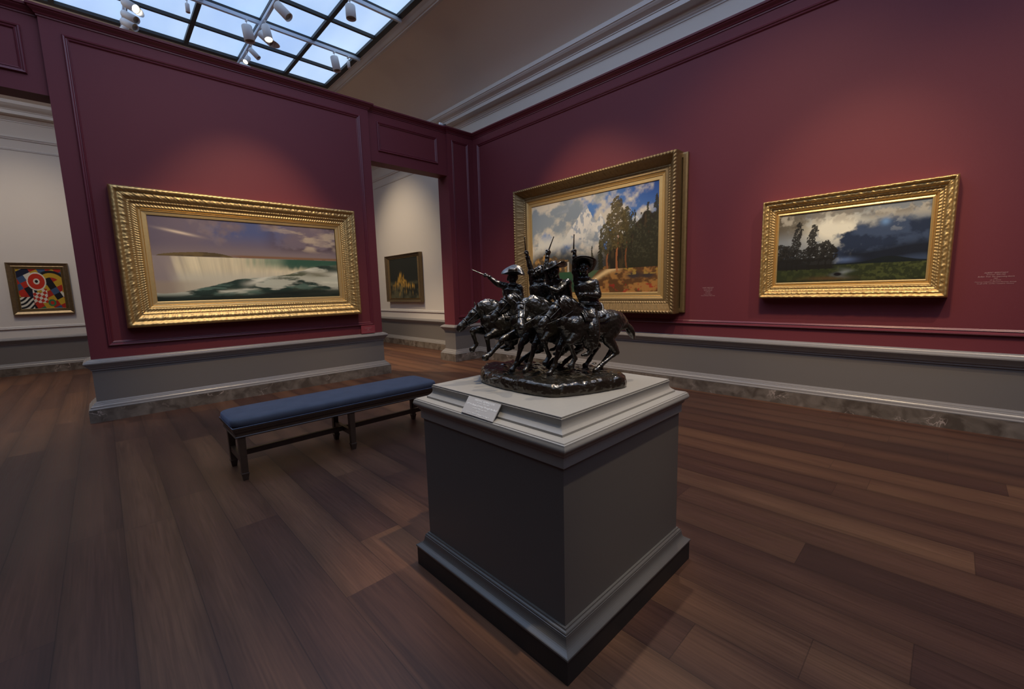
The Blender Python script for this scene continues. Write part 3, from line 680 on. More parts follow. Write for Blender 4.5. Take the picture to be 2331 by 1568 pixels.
def paint_abstract(U, V):       # generic patchwork of stripes, checks and discs
    img = np.zeros(U.shape + (3,)) + sr(26, 24, 24)
    pal = [sr(182, 48, 28), sr(214, 206, 182), sr(30, 28, 28), sr(190, 152, 40), sr(64, 84, 110), sr(170, 44, 26), sr(28, 30, 48), sr(64, 110, 70)]
    A = U * math.cos(.45) + V * math.sin(.45); B = -U * math.sin(.45) + V * math.cos(.45)
    rs = np.random.RandomState(12); T = rs.randint(0, 8, (16, 16))
    ia = np.clip((A * 6).astype(int), 0, 15); ib = np.clip(((B + .6) * 7).astype(int), 0, 15)
    P = np.array(pal); img = P[T[ia, ib]]
    st = (np.floor((B + .03 * np.sin(A * 12)) * 22).astype(int) % 2); reg = (U < .3) & (V < .3)
    img = np.where(reg[..., None], np.where((st == 0)[..., None], pal[2], pal[1]), img)
    ch = ((np.floor(A * 14) + np.floor(B * 14)).astype(int) % 2); reg = (U > .30) & (U < .62) & (V > .14) & (V < .50)
    img = np.where(reg[..., None], np.where((ch == 0)[..., None], pal[0], pal[1]), img)
    r = np.hypot((U - .74), (V - .52) * .95); ar = np.abs(r - .30) < .055; ar2 = np.abs(r - .38) < .03
    img = np.where(((ar) & (V > .4))[..., None], pal[3], img); img = np.where(((ar2) & (V > .4))[..., None], pal[2], img)
    r = np.hypot((U - .42), (V - .68) * .95)
    img = np.where((r < .215)[..., None], sr(220, 210, 186), img); img = np.where((r < .185)[..., None], sr(188, 50, 26), img)
    img = np.where((r < .07)[..., None], sr(214, 206, 182), img); img = np.where((r < .035)[..., None], sr(26, 24, 24), img)
    r = np.hypot((U - .70), (V - .14)); img = np.where((r < .09)[..., None], pal[7], img); img = np.where((r < .045)[..., None], pal[0], img)
    return img

def picture(label, fn, A0, A1, Z0, Z1, cA0, cA1, cZ0, cZ1, outer, liner, depth, om, lm, pfn, nx, ny, style, cdepth, loc):
    """outer rect A/Z, canvas rect c; outer profile scaled between outer and liner width; fn places (a, b, h)"""
    t = thing('framed_painting', label, 'painting', loc)
    L = Vector(loc); g = lambda a, b, h: Vector(fn(a, b, h)) - L
    wo = outer
    def orn(j, s, Ltot):
        h = 0
        if style == 'ornate':
            if 2 <= j <= 5: h = .008 * (abs(math.sin(s * 60 + j * 1.1)) - .5) + .006 * mnoise.noise((s * 30, j * 1.7, Ltot))
            if 7 <= j <= 11:
                k_ = 1 - abs(j - 9) / 3.2; q_ = (s * 9.5) % 1
                h = (.013 * k_ * (abs(math.sin(q_ * PI)) ** .5 * (.55 + .45 * math.cos(q_ * 4 * PI + (j - 9) * 1.5))) + .006 * mnoise.noise((s * 55, j * 2., 3))) 
            if 13 <= j <= 14: h = .004 * math.sin(s * 190)
            if 16 <= j <= 17: h = .0030 * math.sin(s * 160)
        elif style == 'deep':
            if 2 <= j <= 4: h = .006 * math.sin(s * 130)
            if 7 <= j <= 11:
                k_ = 1 - abs(j - 9) / 3.2; q_ = (s * 8.5) % 1
                h = .015 * k_ * (abs(math.sin(q_ * PI)) ** .5 * (.55 + .45 * math.cos(q_ * 4 * PI + (j - 9) * 1.5))) + .006 * mnoise.noise((s * 55, j * 2., 3))
            if 13 <= j <= 14: h = .0035 * math.sin(s * 150)
        return h
    D = depth
    if style == 'ornate':
        pr = [(.0, .0), (.0, D * .55), (.004, D * .80), (.018, D * .97), (.034, D), (.050, D * .93), (.062, D * .80), (.072, D * .78), (.086, D * .80), (.102, D * .79), (.116, D * .74), (.130, D * .66), (.140, D * .60), (.146, D * .64), (.154, D * .62), (.162, D * .50), (.190, D * .52), (.204, D * .56), (.214, D * .48)]
    elif style == 'deep':
        pr = [(.0, .0), (.0, D * .80), (.004, D * .95), (.022, D * .99), (.030, D), (.044, D * .97), (.052, D * .88), (.060, D * .80), (.078, D * .70), (.098, D * .58), (.116, D * .48), (.132, D * .40), (.140, D * .36), (.148, D * .40), (.158, D * .38), (.168, D * .34), (.190, D * .35), (.204, D * .38), (.214, D * .33)]
    else:
        pr = [(.0, .0), (.0, D * .85), (.004, D), (.010, D), (.016, D * .9), (.034, D * .72), (.046, D * .60), (.052, D * .66), (.060, D * .66), (.064, D * .55)]
    k = wo / pr[-1][0]; pr = [(i * k, h) for i, h in pr]
    bm = bmesh.new(); rect_loop(bm, A0, A1, Z0, Z1, pr, g, seg=.0085 if style != 'plain' else .2, orn=orn)
    from_bm('outer_frame', bm, om, t, smooth=style != 'plain')
    e = pr[-1]
    # liner: flat gilded slip sloping to the canvas
    iw0 = cA0 - (A0 + e[0])
    lp = [(0, e[1] - .002), (.006, e[1] + .006), (.014, e[1] - .004), (iw0 * .35, e[1] - .008), (iw0 * .40, e[1] - .002), (iw0 * .46, e[1] - .014), (iw0 - .006, cdepth + .012), (iw0, cdepth + .010), (iw0 + .004, cdepth - .006)]
    bm = bmesh.new(); rect_loop(bm, A0 + e[0] - .002, A1 - e[0] + .002, Z0 + e[0] - .002, Z1 - e[0] + .002, lp, g, zs=(cZ0 - (Z0 + e[0])) / iw0)
    from_bm('liner', bm, lm, t)
    canvas_obj('canvas', t, nx, ny, lambda a, b, h: g(a, b, h + cdepth), cA0 - .004, cA1 + .004, cZ0 - .004, cZ1 + .004, pfn)
    bm = bmesh.new()
    p0 = g(A0 + .03, Z0 + .03, 0.002); p1 = g(A1 - .03, Z1 - .03, cdepth - .012)
    box(bm, [min(p0[i], p1[i]) for i in range(3)], [max(p0[i], p1[i]) for i in range(3)])
    from_bm('backing', bm, M['benchwood'], t)
    return t
WX = fx(0.001); WY = fy(0.001)
picture('wide gilt-framed painting of pale falls and green rapids on the left red wall', fx(.001), -5.62, -2.665, 1.10, 2.795, -5.300, -2.999, 1.413, 2.478, .235, 0, .165, M['gold'], M['goldflat'], paint_water, 460, 220, 'ornate', .05, (0, -4.15, 1.1))
picture('large deep-framed mountain lake painting behind the bronze on the right red wall', fy(.001), 1.36, 4.425, 1.05, 3.207, 1.674, 4.111, 1.357, 2.904, .215, 0, .23, M['oldgold'], M['goldflat'], paint_mountain, 340, 230, 'deep', .05, (2.9, 0, 1.03))
picture('gilt-framed stormy marsh landscape, farther right on the red wall', fy(.001), 5.44, 7.035, 1.258, 2.378, 5.606, 6.87, 1.437, 2.200, .125, 0, .14, M['gold'], M['goldflat'], paint_storm, 360, 220, 'ornate', .05, (6.24, 0, 1.25))
picture('small dark painting with gold strokes seen through the right doorway', fy(Y1 + .001), -4.20, -2.40, 1.19, 2.46, -4.03, -2.57, 1.29, 2.375, .07, 0, .11, M['bronzeframe'], M['oldgold'], paint_night, 150, 150, 'plain', .05, (-3.3, Y1, 1.19))
picture('small square abstract painting of red disc and stripes in the left doorway', fx(X0 + .001), -7.09, -6.235, 1.20, 2.235, -6.97, -6.355, 1.32, 2.12, .085, 0, .07, M['bronzeframe'], M['oldgold'], paint_abstract, 170, 200, 'plain', .03, (X0, -6.66, 1.2))
# stepped shadow box behind the deep frame
bm = bmesh.new()
rect_loop(bm, 1.39, 4.50, 1.065, 3.19, [(0, 0), (0, .035), (.02, .04), (.06, .04), (.06, 0)], fy(.001))

big = [o for o in bpy.data.objects if o.get('label', '').startswith('large deep')][0]
o = from_bm('shadow_box', bm, M['oldgold'], big); o.data.transform(Matrix.Translation((-2.9, 0, -1.03)))

# ------------------------------------------------------------------ bench
bt = thing('bench', 'long low wooden bench with blue velvet cushion on the plank floor', 'bench', (3.06, -4.265, 0))
def loc(b_, c): return (c[0] - b_[0], c[1] - b_[1], c[2] - b_[2])
BO = (3.06, -4.265, 0)
hx, hy = .222, .915
bm = bmesh.new()
AP = [(0, .355), (.008, .352), (.012, .360), (.006, .366), (.006, .385), (.016, .400), (.022, .418), (.026, .424), (.026, .432), (0, .434)]
sweep(bm, [(hx, hy), (-hx, hy), (-hx, -hy), (hx, -hy)][::-1][::-1], [(-o_, z) for o_, z in AP], True)
box(bm, (-hx, -hy, .36), (hx, hy, .43))
from_bm('apron', bm, M['benchwood'], bt)
bm = bmesh.new()
def cushion(bm, hx, hy, z0, z1, crown, n1=14, n2=60):
    vs = {}
    rg = []
    prof = [(1.0, z0), (1.015, z0 + .012), (1.02, z0 + .03), (1.0, z1 - .012)]
    top = []
    def sup(i, n): return i
    pts = []
    N_ = 96
    def outline(s, e=.0):
        out = []
        r = .022
        for k in range(N_):
            a = 2 * PI * k / N_
            c, s_ = math.cos(a), math.sin(a)
            p = 12
            rr = (abs(c) ** p + abs(s_) ** p) ** (-1 / p)
            out.append((rr * c * (hx + s), rr * s_ * (hy + s)))
        return out
    for s, z in [(.004, z0), (.012, z0 + .008), (.018, z0 + .034), (.015, z1 - .014), (.007, z1 - .004), (-.010, z1 + .004)]:
        rg.append([bm.verts.new((x, y, z)) for x, y in outline(s)])
    base = outline(-.012)
    for q in range(1, 9):
        t = q / 9; f = 1 - t
        rg.append([bm.verts.new((x * f, y * (1 - t * hx / hy * 1.0) if True else y, z1 + .004 + crown * math.sin(t * PI / 2) + .0025 * mnoise.noise((x * f * 9, y * 6, 0)))) for x, y in base])
    for k in range(len(rg) - 1):
        for i in range(N_): bm.faces.new((rg[k][i], rg[k][(i + 1) % N_], rg[k + 1][(i + 1) % N_], rg[k + 1][i]))
    bm.faces.new(rg[-1]); bm.faces.new(rg[0][::-1])
cushion(bm, hx + .006, hy + .010, .434, .502, .016)
cu = from_bm('cushion', bm, M['velvet'], bt, smooth=True)
bm = bmesh.new(); sweep(bm, [(hx, hy), (-hx, hy), (-hx, -hy), (hx, -hy)], [(-.024 + .0035 * math.cos(a), .438 + .0035 * math.sin(a)) for a in [k * PI / 4 for k in range(9)]], True)
from_bm('piping', bm, M['piping'], cu)
for sx in (-1, 1):
    for sy in (-1, 0, 1):
        bm = bmesh.new()
        x, y = sx * (hx - .022), sy * (hy - .035)
        rg = []
        for z, h in ((.36, .025), (.062, .022), (.060, .026), (.052, .027), (.050, .0245), (.0, .017)):
            rg.append([bm.verts.new((x + a * h, y + b_ * h, z)) for a, b_ in ((-1, -1), (1, -1), (1, 1), (-1, 1))])
        for k in range(len(rg) - 1):
            for i in range(4): bm.faces.new((rg[k][i], rg[k][(i + 1) % 4], rg[k + 1][(i + 1) % 4], rg[k + 1][i]))
        bm.faces.new(rg[-1]); bm.faces.new(rg[0][::-1])
        from_bm('leg', bm, M['benchwood'], bt)
bm = bmesh.new()
box(bm, (-.018, -hy + .035, .140), (.018, hy - .035, .185)); bevel(bm, .003, 1)
from_bm('stretcher', bm, M['benchwood'], bt, label='long central stretcher')
for sy in (-1, 0, 1):
    bm = bmesh.new(); box(bm, (-hx + .04, sy * (hy - .035) - .016, .138), (hx - .04, sy * (hy - .035) + .016, .187)); from_bm('cross_rail', bm, M['benchwood'], bt)

# ------------------------------------------------------------------ pedestal
PC = Vector((5.684, -4.235, 0))
pt = thing('pedestal', 'square grey moulded pedestal standing on the floor under the bronze group', 'pedestal', PC)
def sqring(bm, prof, cap_top=True, cap_bot=True):
    rg = [[bm.verts.new((a * s, b_ * s * 1.012, z)) for a, b_ in ((-1, -1), (1, -1), (1, 1), (-1, 1))] for s, z in prof]
    for k in range(len(rg) - 1):
        for i in range(4): bm.faces.new((rg[k][i], rg[k][(i + 1) % 4], rg[k + 1][(i + 1) % 4], rg[k + 1][i]))
    if cap_top: bm.faces.new(rg[-1])
    if cap_bot: bm.faces.new(rg[0][::-1])
bm = bmesh.new(); sqring(bm, [(.508, 0), (.508, .100), (.500, .104)]); from_bm('kick_block', bm, M['dark'], pt, label='near-black base block')
bm = bmesh.new()
def cv(p0, p1, n, bulge):
    out = []
    for k in range(n + 1):
        t = k / n; x = p0[0] + (p1[0] - p0[0]) * t; z = p0[1] + (p1[1] - p0[1]) * t
        L = math.hypot(p1[0] - p0[0], p1[1] - p0[1]); nx, nz = (p1[1] - p0[1]) / L, -(p1[0] - p0[0]) / L
        out.append((x + nx * bulge * math.sin(PI * t), z + nz * bulge * math.sin(PI * t)))
    return out
BP = [(.511, .100), (.5125, .103), (.5125, .110), (.508, .1105)] + cv((.507, .111), (.478, .152), 8, -.009) + [(.4775, .1535), (.477, .160)] + cv((.475, .161), (.468, .172), 4, .003) + [(.466, .174), (.4655, .179), (.459, .180)]
sqring(bm, BP); from_bm('base_moulding', bm, M['plinthbase'], pt)
bm = bmesh.new(); sqring(bm, [(.457, .178), (.457, .86)]); from_bm('body', bm, M['plinth'], pt)
bm = bmesh.new()
CP = [(.457, .806), (.466, .806), (.4665, .812), (.4665, .848), (.470, .850), (.476, .858), (.477, .866)] + cv((.480, .868), (.4895, .897), 8, .008) + [(.488, .903), (.484, .9045), (.482, .9085), (.442, .9105), (.4415, .919)] + cv((.4405, .920), (.4215, .9640), 10, -.0095) + [(.4225, .9655), (.4225, .9690), (.4195, .9695), (.4195, .976), (.4185, .977)]
sqring(bm, CP); o = from_bm('cap', bm, M['plinthtop'], pt)
# label plate leaning on the cap edge
lt = thing('label_plate', 'small grey label plate leaning on the near left edge of the pedestal top', 'label', (5.68, -4.68, .93))
A = Vector((5.567, -4.664, .9695)); B = Vector((5.783, -4.664, .9675)); Cc = Vector((5.588, -4.727, .913)); Dd = Vector((5.797, -4.727, .910))
nrm = (B - A).cross(Cc - A).normalized(); 
if nrm.y > 0: nrm = -nrm
bm = bmesh.new(); th = .004; Lo = Vector((5.68, -4.68, .93))
v = [bm.verts.new(p - Lo) for p in (Cc, Dd, B, A, Cc - nrm * th, Dd - nrm * th, B - nrm * th, A - nrm * th)]
for f in ((0, 1, 2, 3), (7, 6, 5, 4), (0, 4, 5, 1), (1, 5, 6, 2), (2, 6, 7, 3), (3, 7, 4, 0)): bm.faces.new([v[i] for i in f])
card = from_bm('card', bm, M['plaquegrey'], lt)
ex = (Dd - Cc + B - A).normalized(); mid = (A + B + Cc + Dd) / 4
ey = nrm.cross(ex).normalized()
if ey.z < 0: ey = -ey
def plate_text(txt, v_, size, shear=0, bold=0, u_=0):
    mw = Matrix((ex, ey, nrm)).transposed().to_4x4(); mw.translation = mid + nrm * .0006 + ey * v_ + ex * u_ - Lo
    text_mesh('lettering', txt, size, M['ink'], lt, mw, shear=shear, bold=bold)
# clock: ex to the right, ey up the plate
hh = (A - Cc).length
rows = [('FREDERIC REMINGTON', .36, .0125, 0, .0), ('American, 1861-1909', .23, .0095, 0, 0), ('Off the Range (Coming Through the Rye)', .08, .0118, .3, .0002), ('modeled 1902, cast 1903', -.08, .0095, 0, 0), ('bronze', -.22, .0095, 0, 0), ('Corcoran Collection (Museum Purchase)', -.37, .0095, 0, 0)]
for txt, f, s, sh, bo in rows: plate_text(txt, f * hh, s, sh, bo, -.0)

# wall texts
def wall_text(name, label, rows, org, mw3, mat, card=None, sizes=None):
    t = thing(name, label, 'label', org)
    for txt, dz, s, sh in rows:
        mw = mw3.to_4x4(); mw.translation = Vector((0, 0, dz)) + mw3 @ Vector((0, 0, .001))
        text_mesh('lettering', txt, s, mat, t, mw, shear=sh)
    return t
mwy = Matrix(((1, 0, 0), (0, 0, -1), (0, 1, 0)))          # faces -y
mwy = Matrix(((1, 0, 0), (0, 0, -1), (0, 1, 0)))
mwx = Matrix(((0, 0, 1), (1, 0, 0), (0, 1, 0)))           # faces +x
wall_text('wall_label', 'block of small pink wall lettering at far right beside the stormy landscape',
          [('ALBERT BIERSTADT', .052, .0165, 0), ('American, 1830-1902', .036, .013, 0), ('Buffalo Trail: The Impending Storm', .018, .0155, .3), ('1869', .002, .013, 0), ('oil on canvas', -.013, .013, 0),
           ('Corcoran Collection (Museum Purchase, through', -.030, .0125, 0), ('the gift of Mr. and Mrs. Lansdell K. Christie)', -.045, .0125, 0)], (7.325, -.001, 1.425), mwy, M['inkred'])
wall_text('wall_label', 'block of small pink wall lettering between the two paintings on the right wall',
          [('ALBERT BIERSTADT', .058, .0165, 0), ('American, 1830-1902', .040, .013, 0), ('Mount Corcoran', .022, .0155, .3), ('c. 1876-1877', .005, .013, 0), ('oil on canvas', -.012, .013, 0),
           ('Corcoran Collection', -.030, .013, 0), ('(Museum Purchase, Gallery Fund)', -.047, .013, 0)], (4.80, -.001, 1.34), mwy, M['inkred'])
t = wall_text('wall_label', 'small dark red label card with faint lettering low on the left wall',
          [('Frederic Edwin Church', .030, .0150, 0), ('American, 1826-1900', .016, .0115, 0), ('Niagara', .002, .0125, .3), ('1857', -.011, .0115, 0), ('oil on canvas', -.024, .0115, 0),
           ('Corcoran Collection (Museum Purchase, Gallery Fund)', -.042, .0095, 0)], (.045, -2.53, .826), mwx, M['inkred'])
bm = bmesh.new(); box(bm, (-.006, -.125, -.070), (0, .125, .070)); from_bm('card', bm, M['labelred'], t)

# ------------------------------------------------------------------ bronze group (generic riders on running horses)
RH = Vector((0.69320, 0.72074, 0)); AH = Vector((-0.72074, 0.69320, 0)); SC0 = Vector((5.66, -4.25, 0))
def W(u, w_, z): return RH * u - AH * w_ + Vector((0, 0, z))      # relative to the group's origin axis
ORG = Vector((5.66, -4.25, .979))
def cat(pts, sub):
    out = []
    n = len(pts)
    for i in range(n - 1):
        p = [pts[max(0, i - 1)], pts[i], pts[i + 1], pts[min(n - 1, i + 2)]]
        for k in range(sub):
            t = k / sub
            r = []
            for a, b_, c, d in zip(*p):
                r.append(.5 * ((2 * b_) + (-a + c) * t + (2 * a - 5 * b_ + 4 * c - d) * t * t + (-a + 3 * b_ - 3 * c + d) * t ** 3))
            out.append(tuple(r))
    out.append(tuple(pts[-1]))
    return out
def tube(bm, pts, side=None, sub=4, seg=14):
    """pts: (x,y,z, r_side, r_other). Rings with hemispherical ends."""
    P = cat([tuple(p) if len(p) == 5 else (*p, p[3]) for p in pts], sub)
    V_ = [Vector(p[:3]) for p in P]
    rings = []
    n = len(P)
    def frame(d):
        s = Vector(side) if side is not None else Vector((.31, .87, .38))
        a = s - d * s.dot(d)
        if a.length < .05: a = Vector((.9, .1, .4)) - d * Vector((.9, .1, .4)).dot(d)
        a.normalize(); return a, d.cross(a).normalized()
    def ring(c, d, ra, rb_):
        a, b_ = frame(d)
        return [bm.verts.new(c + a * (ra * math.cos(2 * PI * k / seg)) + b_ * (rb_ * math.sin(2 * PI * k / seg))) for k in range(seg)]
    ds = []
    for i in range(n):
        d = (V_[min(n - 1, i + 1)] - V_[max(0, i - 1)])
        ds.append(d.normalized() if d.length > 1e-9 else Vector((0, 0, 1)))
    r0 = max(.0008, (P[0][3] + P[0][4]) / 2); r1 = max(.0008, (P[-1][3] + P[-1][4]) / 2)
    for t in (.95, .6, .3):
        k = math.sqrt(1 - t * t); rings.append(ring(V_[0] - ds[0] * r0 * t, ds[0], P[0][3] * k, P[0][4] * k))
    for i in range(n): rings.append(ring(V_[i], ds[i], max(P[i][3], .0008), max(P[i][4], .0008)))
    for t in (.3, .6, .95):
        k = math.sqrt(1 - t * t); rings.append(ring(V_[-1] + ds[-1] * r1 * t, ds[-1], P[-1][3] * k, P[-1][4] * k))
    for k in range(len(rings) - 1):
        for i in range(seg): bm.faces.new((rings[k][i], rings[k][(i + 1) % seg], rings[k + 1][(i + 1) % seg], rings[k + 1][i]))
    bm.faces.new(rings[0][::-1]); bm.faces.new(rings[-1])
def ell(bm, c, r, rot=None):
    m_ = Matrix.Translation(c) @ (rot.to_4x4() if rot else Matrix.Identity(4)) @ Matrix.Diagonal((r[0], r[1], r[2], 1))
    bmesh.ops.create_uvsphere(bm, u_segments=14, v_segments=10, radius=1, matrix=m_)
def remesh(name, bm, voxel, mat, parent, smooth_it=3, rough=.0, rs=40, **props):
    bmesh.ops.recalc_face_normals(bm, faces=bm.faces)
    me = bpy.data.meshes.new(name + '_raw'); bm.to_mesh(me); bm.free()
    o = bpy.data.objects.new(name + '_raw', me); COL.objects.link(o)
    md = o.modifiers.new('r', 'REMESH'); md.mode = 'VOXEL'; md.voxel_size = voxel; md.adaptivity = 0
    if smooth_it:
        s = o.modifiers.new('s', 'SMOOTH'); s.iterations = smooth_it; s.factor = .5
    dg = bpy.context.evaluated_depsgraph_get(); m2 = bpy.data.meshes.new_from_object(o.evaluated_get(dg)); m2.name = name
    bpy.data.objects.remove(o, do_unlink=True)
    if rough:
        n = len(m2.vertices)
        co = np.empty(n * 3, np.float32); nr = np.empty(n * 3, np.float32)
        m2.vertices.foreach_get('co', co); m2.vertex_normals.foreach_get('vector', nr)
        co = co.reshape(-1, 3); nr = nr.reshape(-1, 3)
        h = np.array([mnoise.noise(Vector(p) * rs) + .6 * mnoise.noise(Vector(p) * rs * 2.3 + Vector((5, 1, 2))) for p in co.tolist()], np.float32)
        m2.vertices.foreach_set('co', (co + nr * (h[:, None] * rough)).ravel()); m2.update()
    return link(name, m2, mat, parent, True, **props)

BG = thing('bronze_sculpture', 'dark bronze group of four riders with raised arms on running horses on the pedestal', 'sculpture', ORG)
# ground slab
OUT = [(-.329, -.082), (-.312, .003), (-.226, .128), (-.117, .242), (-.024, .314), (.031, .325), (.15, .295), (.304, .216), (.364, .17), (.378, .108), (.35, .04), (.315, -.02), (.20, -.16), (.09, -.26), (0, -.304), (-.12, -.335), (-.204, -.337), (-.30, -.27), (-.331, -.19)]
bm = bmesh.new()
oc = []
nO = len(OUT)
for i in range(nO):
    for k in range(6):
        t = k / 6; p = [OUT[(i + d) % nO] for d in (-1, 0, 1, 2)]
        oc.append(tuple(.5 * ((2 * p[1][q]) + (-p[0][q] + p[2][q]) * t + (2 * p[0][q] - 5 * p[1][q] + 4 * p[2][q] - p[3][q]) * t * t + (-p[0][q] + 3 * p[1][q] - 3 * p[2][q] + p[3][q]) * t ** 3) for q in (0, 1)))
rg = []
for s, z in ((1.0, 0), (1.005, .012), (1.0, .03), (.985, .046), (.955, .056), (.9, .060), (.8, .061), (.65, .063), (.5, .062), (.35, .064), (.2, .063), (.07, .064)):
    ring = []
    for (a, b_) in oc:
        u, w2 = .02 + (a - .02) * s, (b_ + .01) * s - .01
        n = mnoise.noise((u * 14, w2 * 14, z * 8)); n2 = mnoise.noise((u * 38, w2 * 38, 3))
        zz = z + (n * .008 + n2 * .006 if z > .04 else 0); q = 1 + (.012 * n if z > 0 else 0)
        ring.append(bm.verts.new(W(u * q, w2 * q, zz)))
    rg.append(ring)
for k in range(len(rg) - 1):
    for i in range(len(oc)): bm.faces.new((rg[k][i], rg[k][(i + 1) % len(oc)], rg[k + 1][(i + 1) % len(oc)], rg[k + 1][i]))
bm.faces.new(rg[-1]); bm.faces.new(rg[0][::-1])
for k in range(26):
    u, w2 = random.uniform(-.26, .3), random.uniform(-.2, .24)
    if abs(u * .5 + w2) < .3: ell(bm, W(u, w2, .060), (random.uniform(.012, .04), random.uniform(.01, .03), random.uniform(.004, .010)), Matrix.Rotation(random.uniform(0, 3), 3, 'Z'))
bmesh.ops.recalc_face_normals(bm, faces=bm.faces)
remesh('ground_base', bm, .004, M['bronzebase'], BG, 1, .0022, 45, label='rough bronze ground slab')

S = .25
GZ = .060
HV = (-.866, .5); LV = (.5, .866)
def horse(ctr, head, legs, tail, name='horse'):
    def T(X, Y, Z): 
        u = ctr[0] + S * (X * HV[0] + Y * LV[0]); w2 = ctr[1] + S * (X * HV[1] + Y * LV[1])
        return W(u, w2, GZ + S * Z)
    side = (T(0, 1, 0) - T(0, 0, 0)).normalized()
    fwd = (T(1, 0, 0) - T(0, 0, 0)).normalized()
    def tb(bm, pts, **k): tube(bm, [(*T(*p[:3]), p[3] * S, (p[4] if len(p) > 4 else p[3]) * S) for p in pts], **k)
    bm = bmesh.new()
    tb(bm, [(-.86, 0, .88, .11, .14), (-.72, 0, .92, .20, .22), (-.48, 0, .91, .24, .275), (-.2, 0, .88, .235, .26), (.1, 0, .86, .245, .29), (.34, 0, .88, .23, .31), (.52, 0, .96, .17, .24), (.62, 0, 1.0, .12, .16)], side=side, seg=20)
    ell(bm, T(-.55, 0, 1.03), (.22 * S, .20 * S, .14 * S), None)
    po, mu = Vector(head[0]), Vector(head[1])
    nk = [(.18, 0, 1.06, .12, .2), (.36, 0, 1.12, .13, .24), ((po.x * .5 + .25), po.y * .4, (po.z * .45 + .70), .10, .19), (po.x * .85 + .03, po.y * .8, po.z * .85 + .19, .082, .14), (po.x, po.y, po.z - .03, .07, .10)]
    tb(bm, nk, side=side)
    dn = (mu - po); L = dn.length; dn.normalize()
    hs = Vector((0, 1, 0)) - dn * dn.y; hs.normalize(); up = hs.cross(dn)
    if up.dot(Vector((1, 0, .6))) < 0: up = -up
    hd = [(0.0, .085, .100, 0), (.14, .098, .135, -.02), (.28, .086, .128, -.03), (.44, .064, .095, -.012), (.60, .064, .084, 0), (.72, .076, .090, -.004), (.80, .066, .074, -.01)]
    k_ = L / .80
    pts = []
    for s, ra_, rb_, o_ in hd:
        p = po + dn * (s * k_) + up * o_; pts.append((p.x, p.y, p.z, ra_, rb_))
    wside = (T(*(hs)) - T(0, 0, 0)).normalized()
    tb(bm, pts, side=wside)
    for s in (-1, 1):
        e = po + dn * .22 * k_ + hs * (s * .084) + up * .045
        ell(bm, T(*e), (.020 * S, .020 * S, .018 * S))
        br = po + dn * .19 * k_ + hs * (s * .076) + up * .072; ell(bm, T(*br), (.026 * S, .026 * S, .016 * S))
        j = po + dn * .22 * k_ + hs * (s * .045) - up * .07; ell(bm, T(*j), (.055 * S, .055 * S, .06 * S))
        # nostril rim
        nn = po + dn * .80 * k_ + hs * (s * .042) + up * .016; ell(bm, T(*nn), (.024 * S, .024 * S, .026 * S))
        er = po - dn * .02 + hs * (s * .055) + up * .05; et = er + up * .12 - dn * .09 + hs * (s * .02)
        tb(bm, [(*er, .030, .024), (*((er + et) / 2), .028, .016), (*et, .006, .005)], side=wside, seg=8)
    # mane
    mp_ = []
    for t in range(9):
        f = t / 8
        a = cat([tuple(q[:3]) + (q[4],) for q in nk], 4); q = a[int(f * (len(a) - 1))]
        d_ = Vector((0, 0, 1)) * .92 - Vector((1, 0, 0)) * .35
        mp_.append((q[0] + d_.x * q[3] * .95, q[1] + .02 * math.sin(t * 2.3), q[2] + d_.z * q[3] * .93, .022, .05 + .012 * math.sin(t * 3)))
    tb(bm, mp_, side=side, seg=10)
    for q in range(6): 
        m_ = mp_[q + 1]; tb(bm, [(m_[0], m_[1] + .02, m_[2], .02, .03), (m_[0] - .05, m_[1] + .07, m_[2] - .06, .022, .03), (m_[0] - .10, m_[1] + .09, m_[2] - .13, .008, .012)], side=side, seg=8)
    for lg in legs: 
        kind, sd = lg[0], lg[1]; pts = lg[2]
        if kind == 'f':
            k, f, h = pts
            tb(bm, [(.40, sd * .13, .95, .10, .17), (.40, sd * .155, .78, .085, .13), (.40 * .55 + k[0] * .45, sd * .15, .78 * .55 + k[2] * .45, .080, .105), (k[0] * .9 + .04, k[1], k[2] + (.06 if k[2] < .6 else .02), .062, .070), (*k, .064, .068)], side=side, sub=4)
        else:
            st, k, f, h = pts
            tb(bm, [(-.55, sd * .10, .98, .12, .2), (-.48, sd * .13, .84, .12, .20), (*st, .10, .155), ((st[0] * .45 + k[0] * .55), k[1], (st[2] * .45 + k[2] * .55), .070, .10), (*k, .056, .072)], side=side, sub=4)
            ell(bm, T(k[0] - .035, k[1], k[2] + .02), (.03 * S, .03 * S, .035 * S))
        f_ = Vector(f); kk = Vector(k); m_ = kk.lerp(f_, .5)
        tb(bm, [(*k, .052, .060), (*m_, .040, .046), (*kk.lerp(f_, .85), .040, .045), (*f, .050, .054)], side=side, seg=10)
        h_ = Vector(h); m2 = f_.lerp(h_, .5)
        tb(bm, [(*f, .048, .050), (*m2, .042, .046), (*f_.lerp(h_, .8), .052, .058), (*h_, .060, .070)], side=side, seg=10)
    tb(bm, tail, side=side)
    # saddle girth and breast strap as raised bands
    for x, r in ((.20, 1.03),):
        tb(bm, [(x, .235 * math.cos(a) * r * 1.0, .885 + .278 * math.sin(a) * r, .025, .012) for a in [k * PI / 8 for k in range(17)]], side=fwd, seg=8, sub=2)
    ho = remesh(name, bm, .0030, M['bronze'], BG, 2, .0013, 75)
    # bridle
    bm = bmesh.new()
    for s_, rr_ in ((.06, (.104, .128)), (.50, (.070, .096))):
        c = po + dn * s_ * k_ + up * -.01
        pl = []
        for k in range(13):
            a = 2 * PI * k / 12; p = c + hs * (rr_[0] * math.cos(a)) + up * (rr_[1] * math.sin(a)); pl.append((*p, .009, .012))
        tb(bm, pl, seg=6, sub=2)
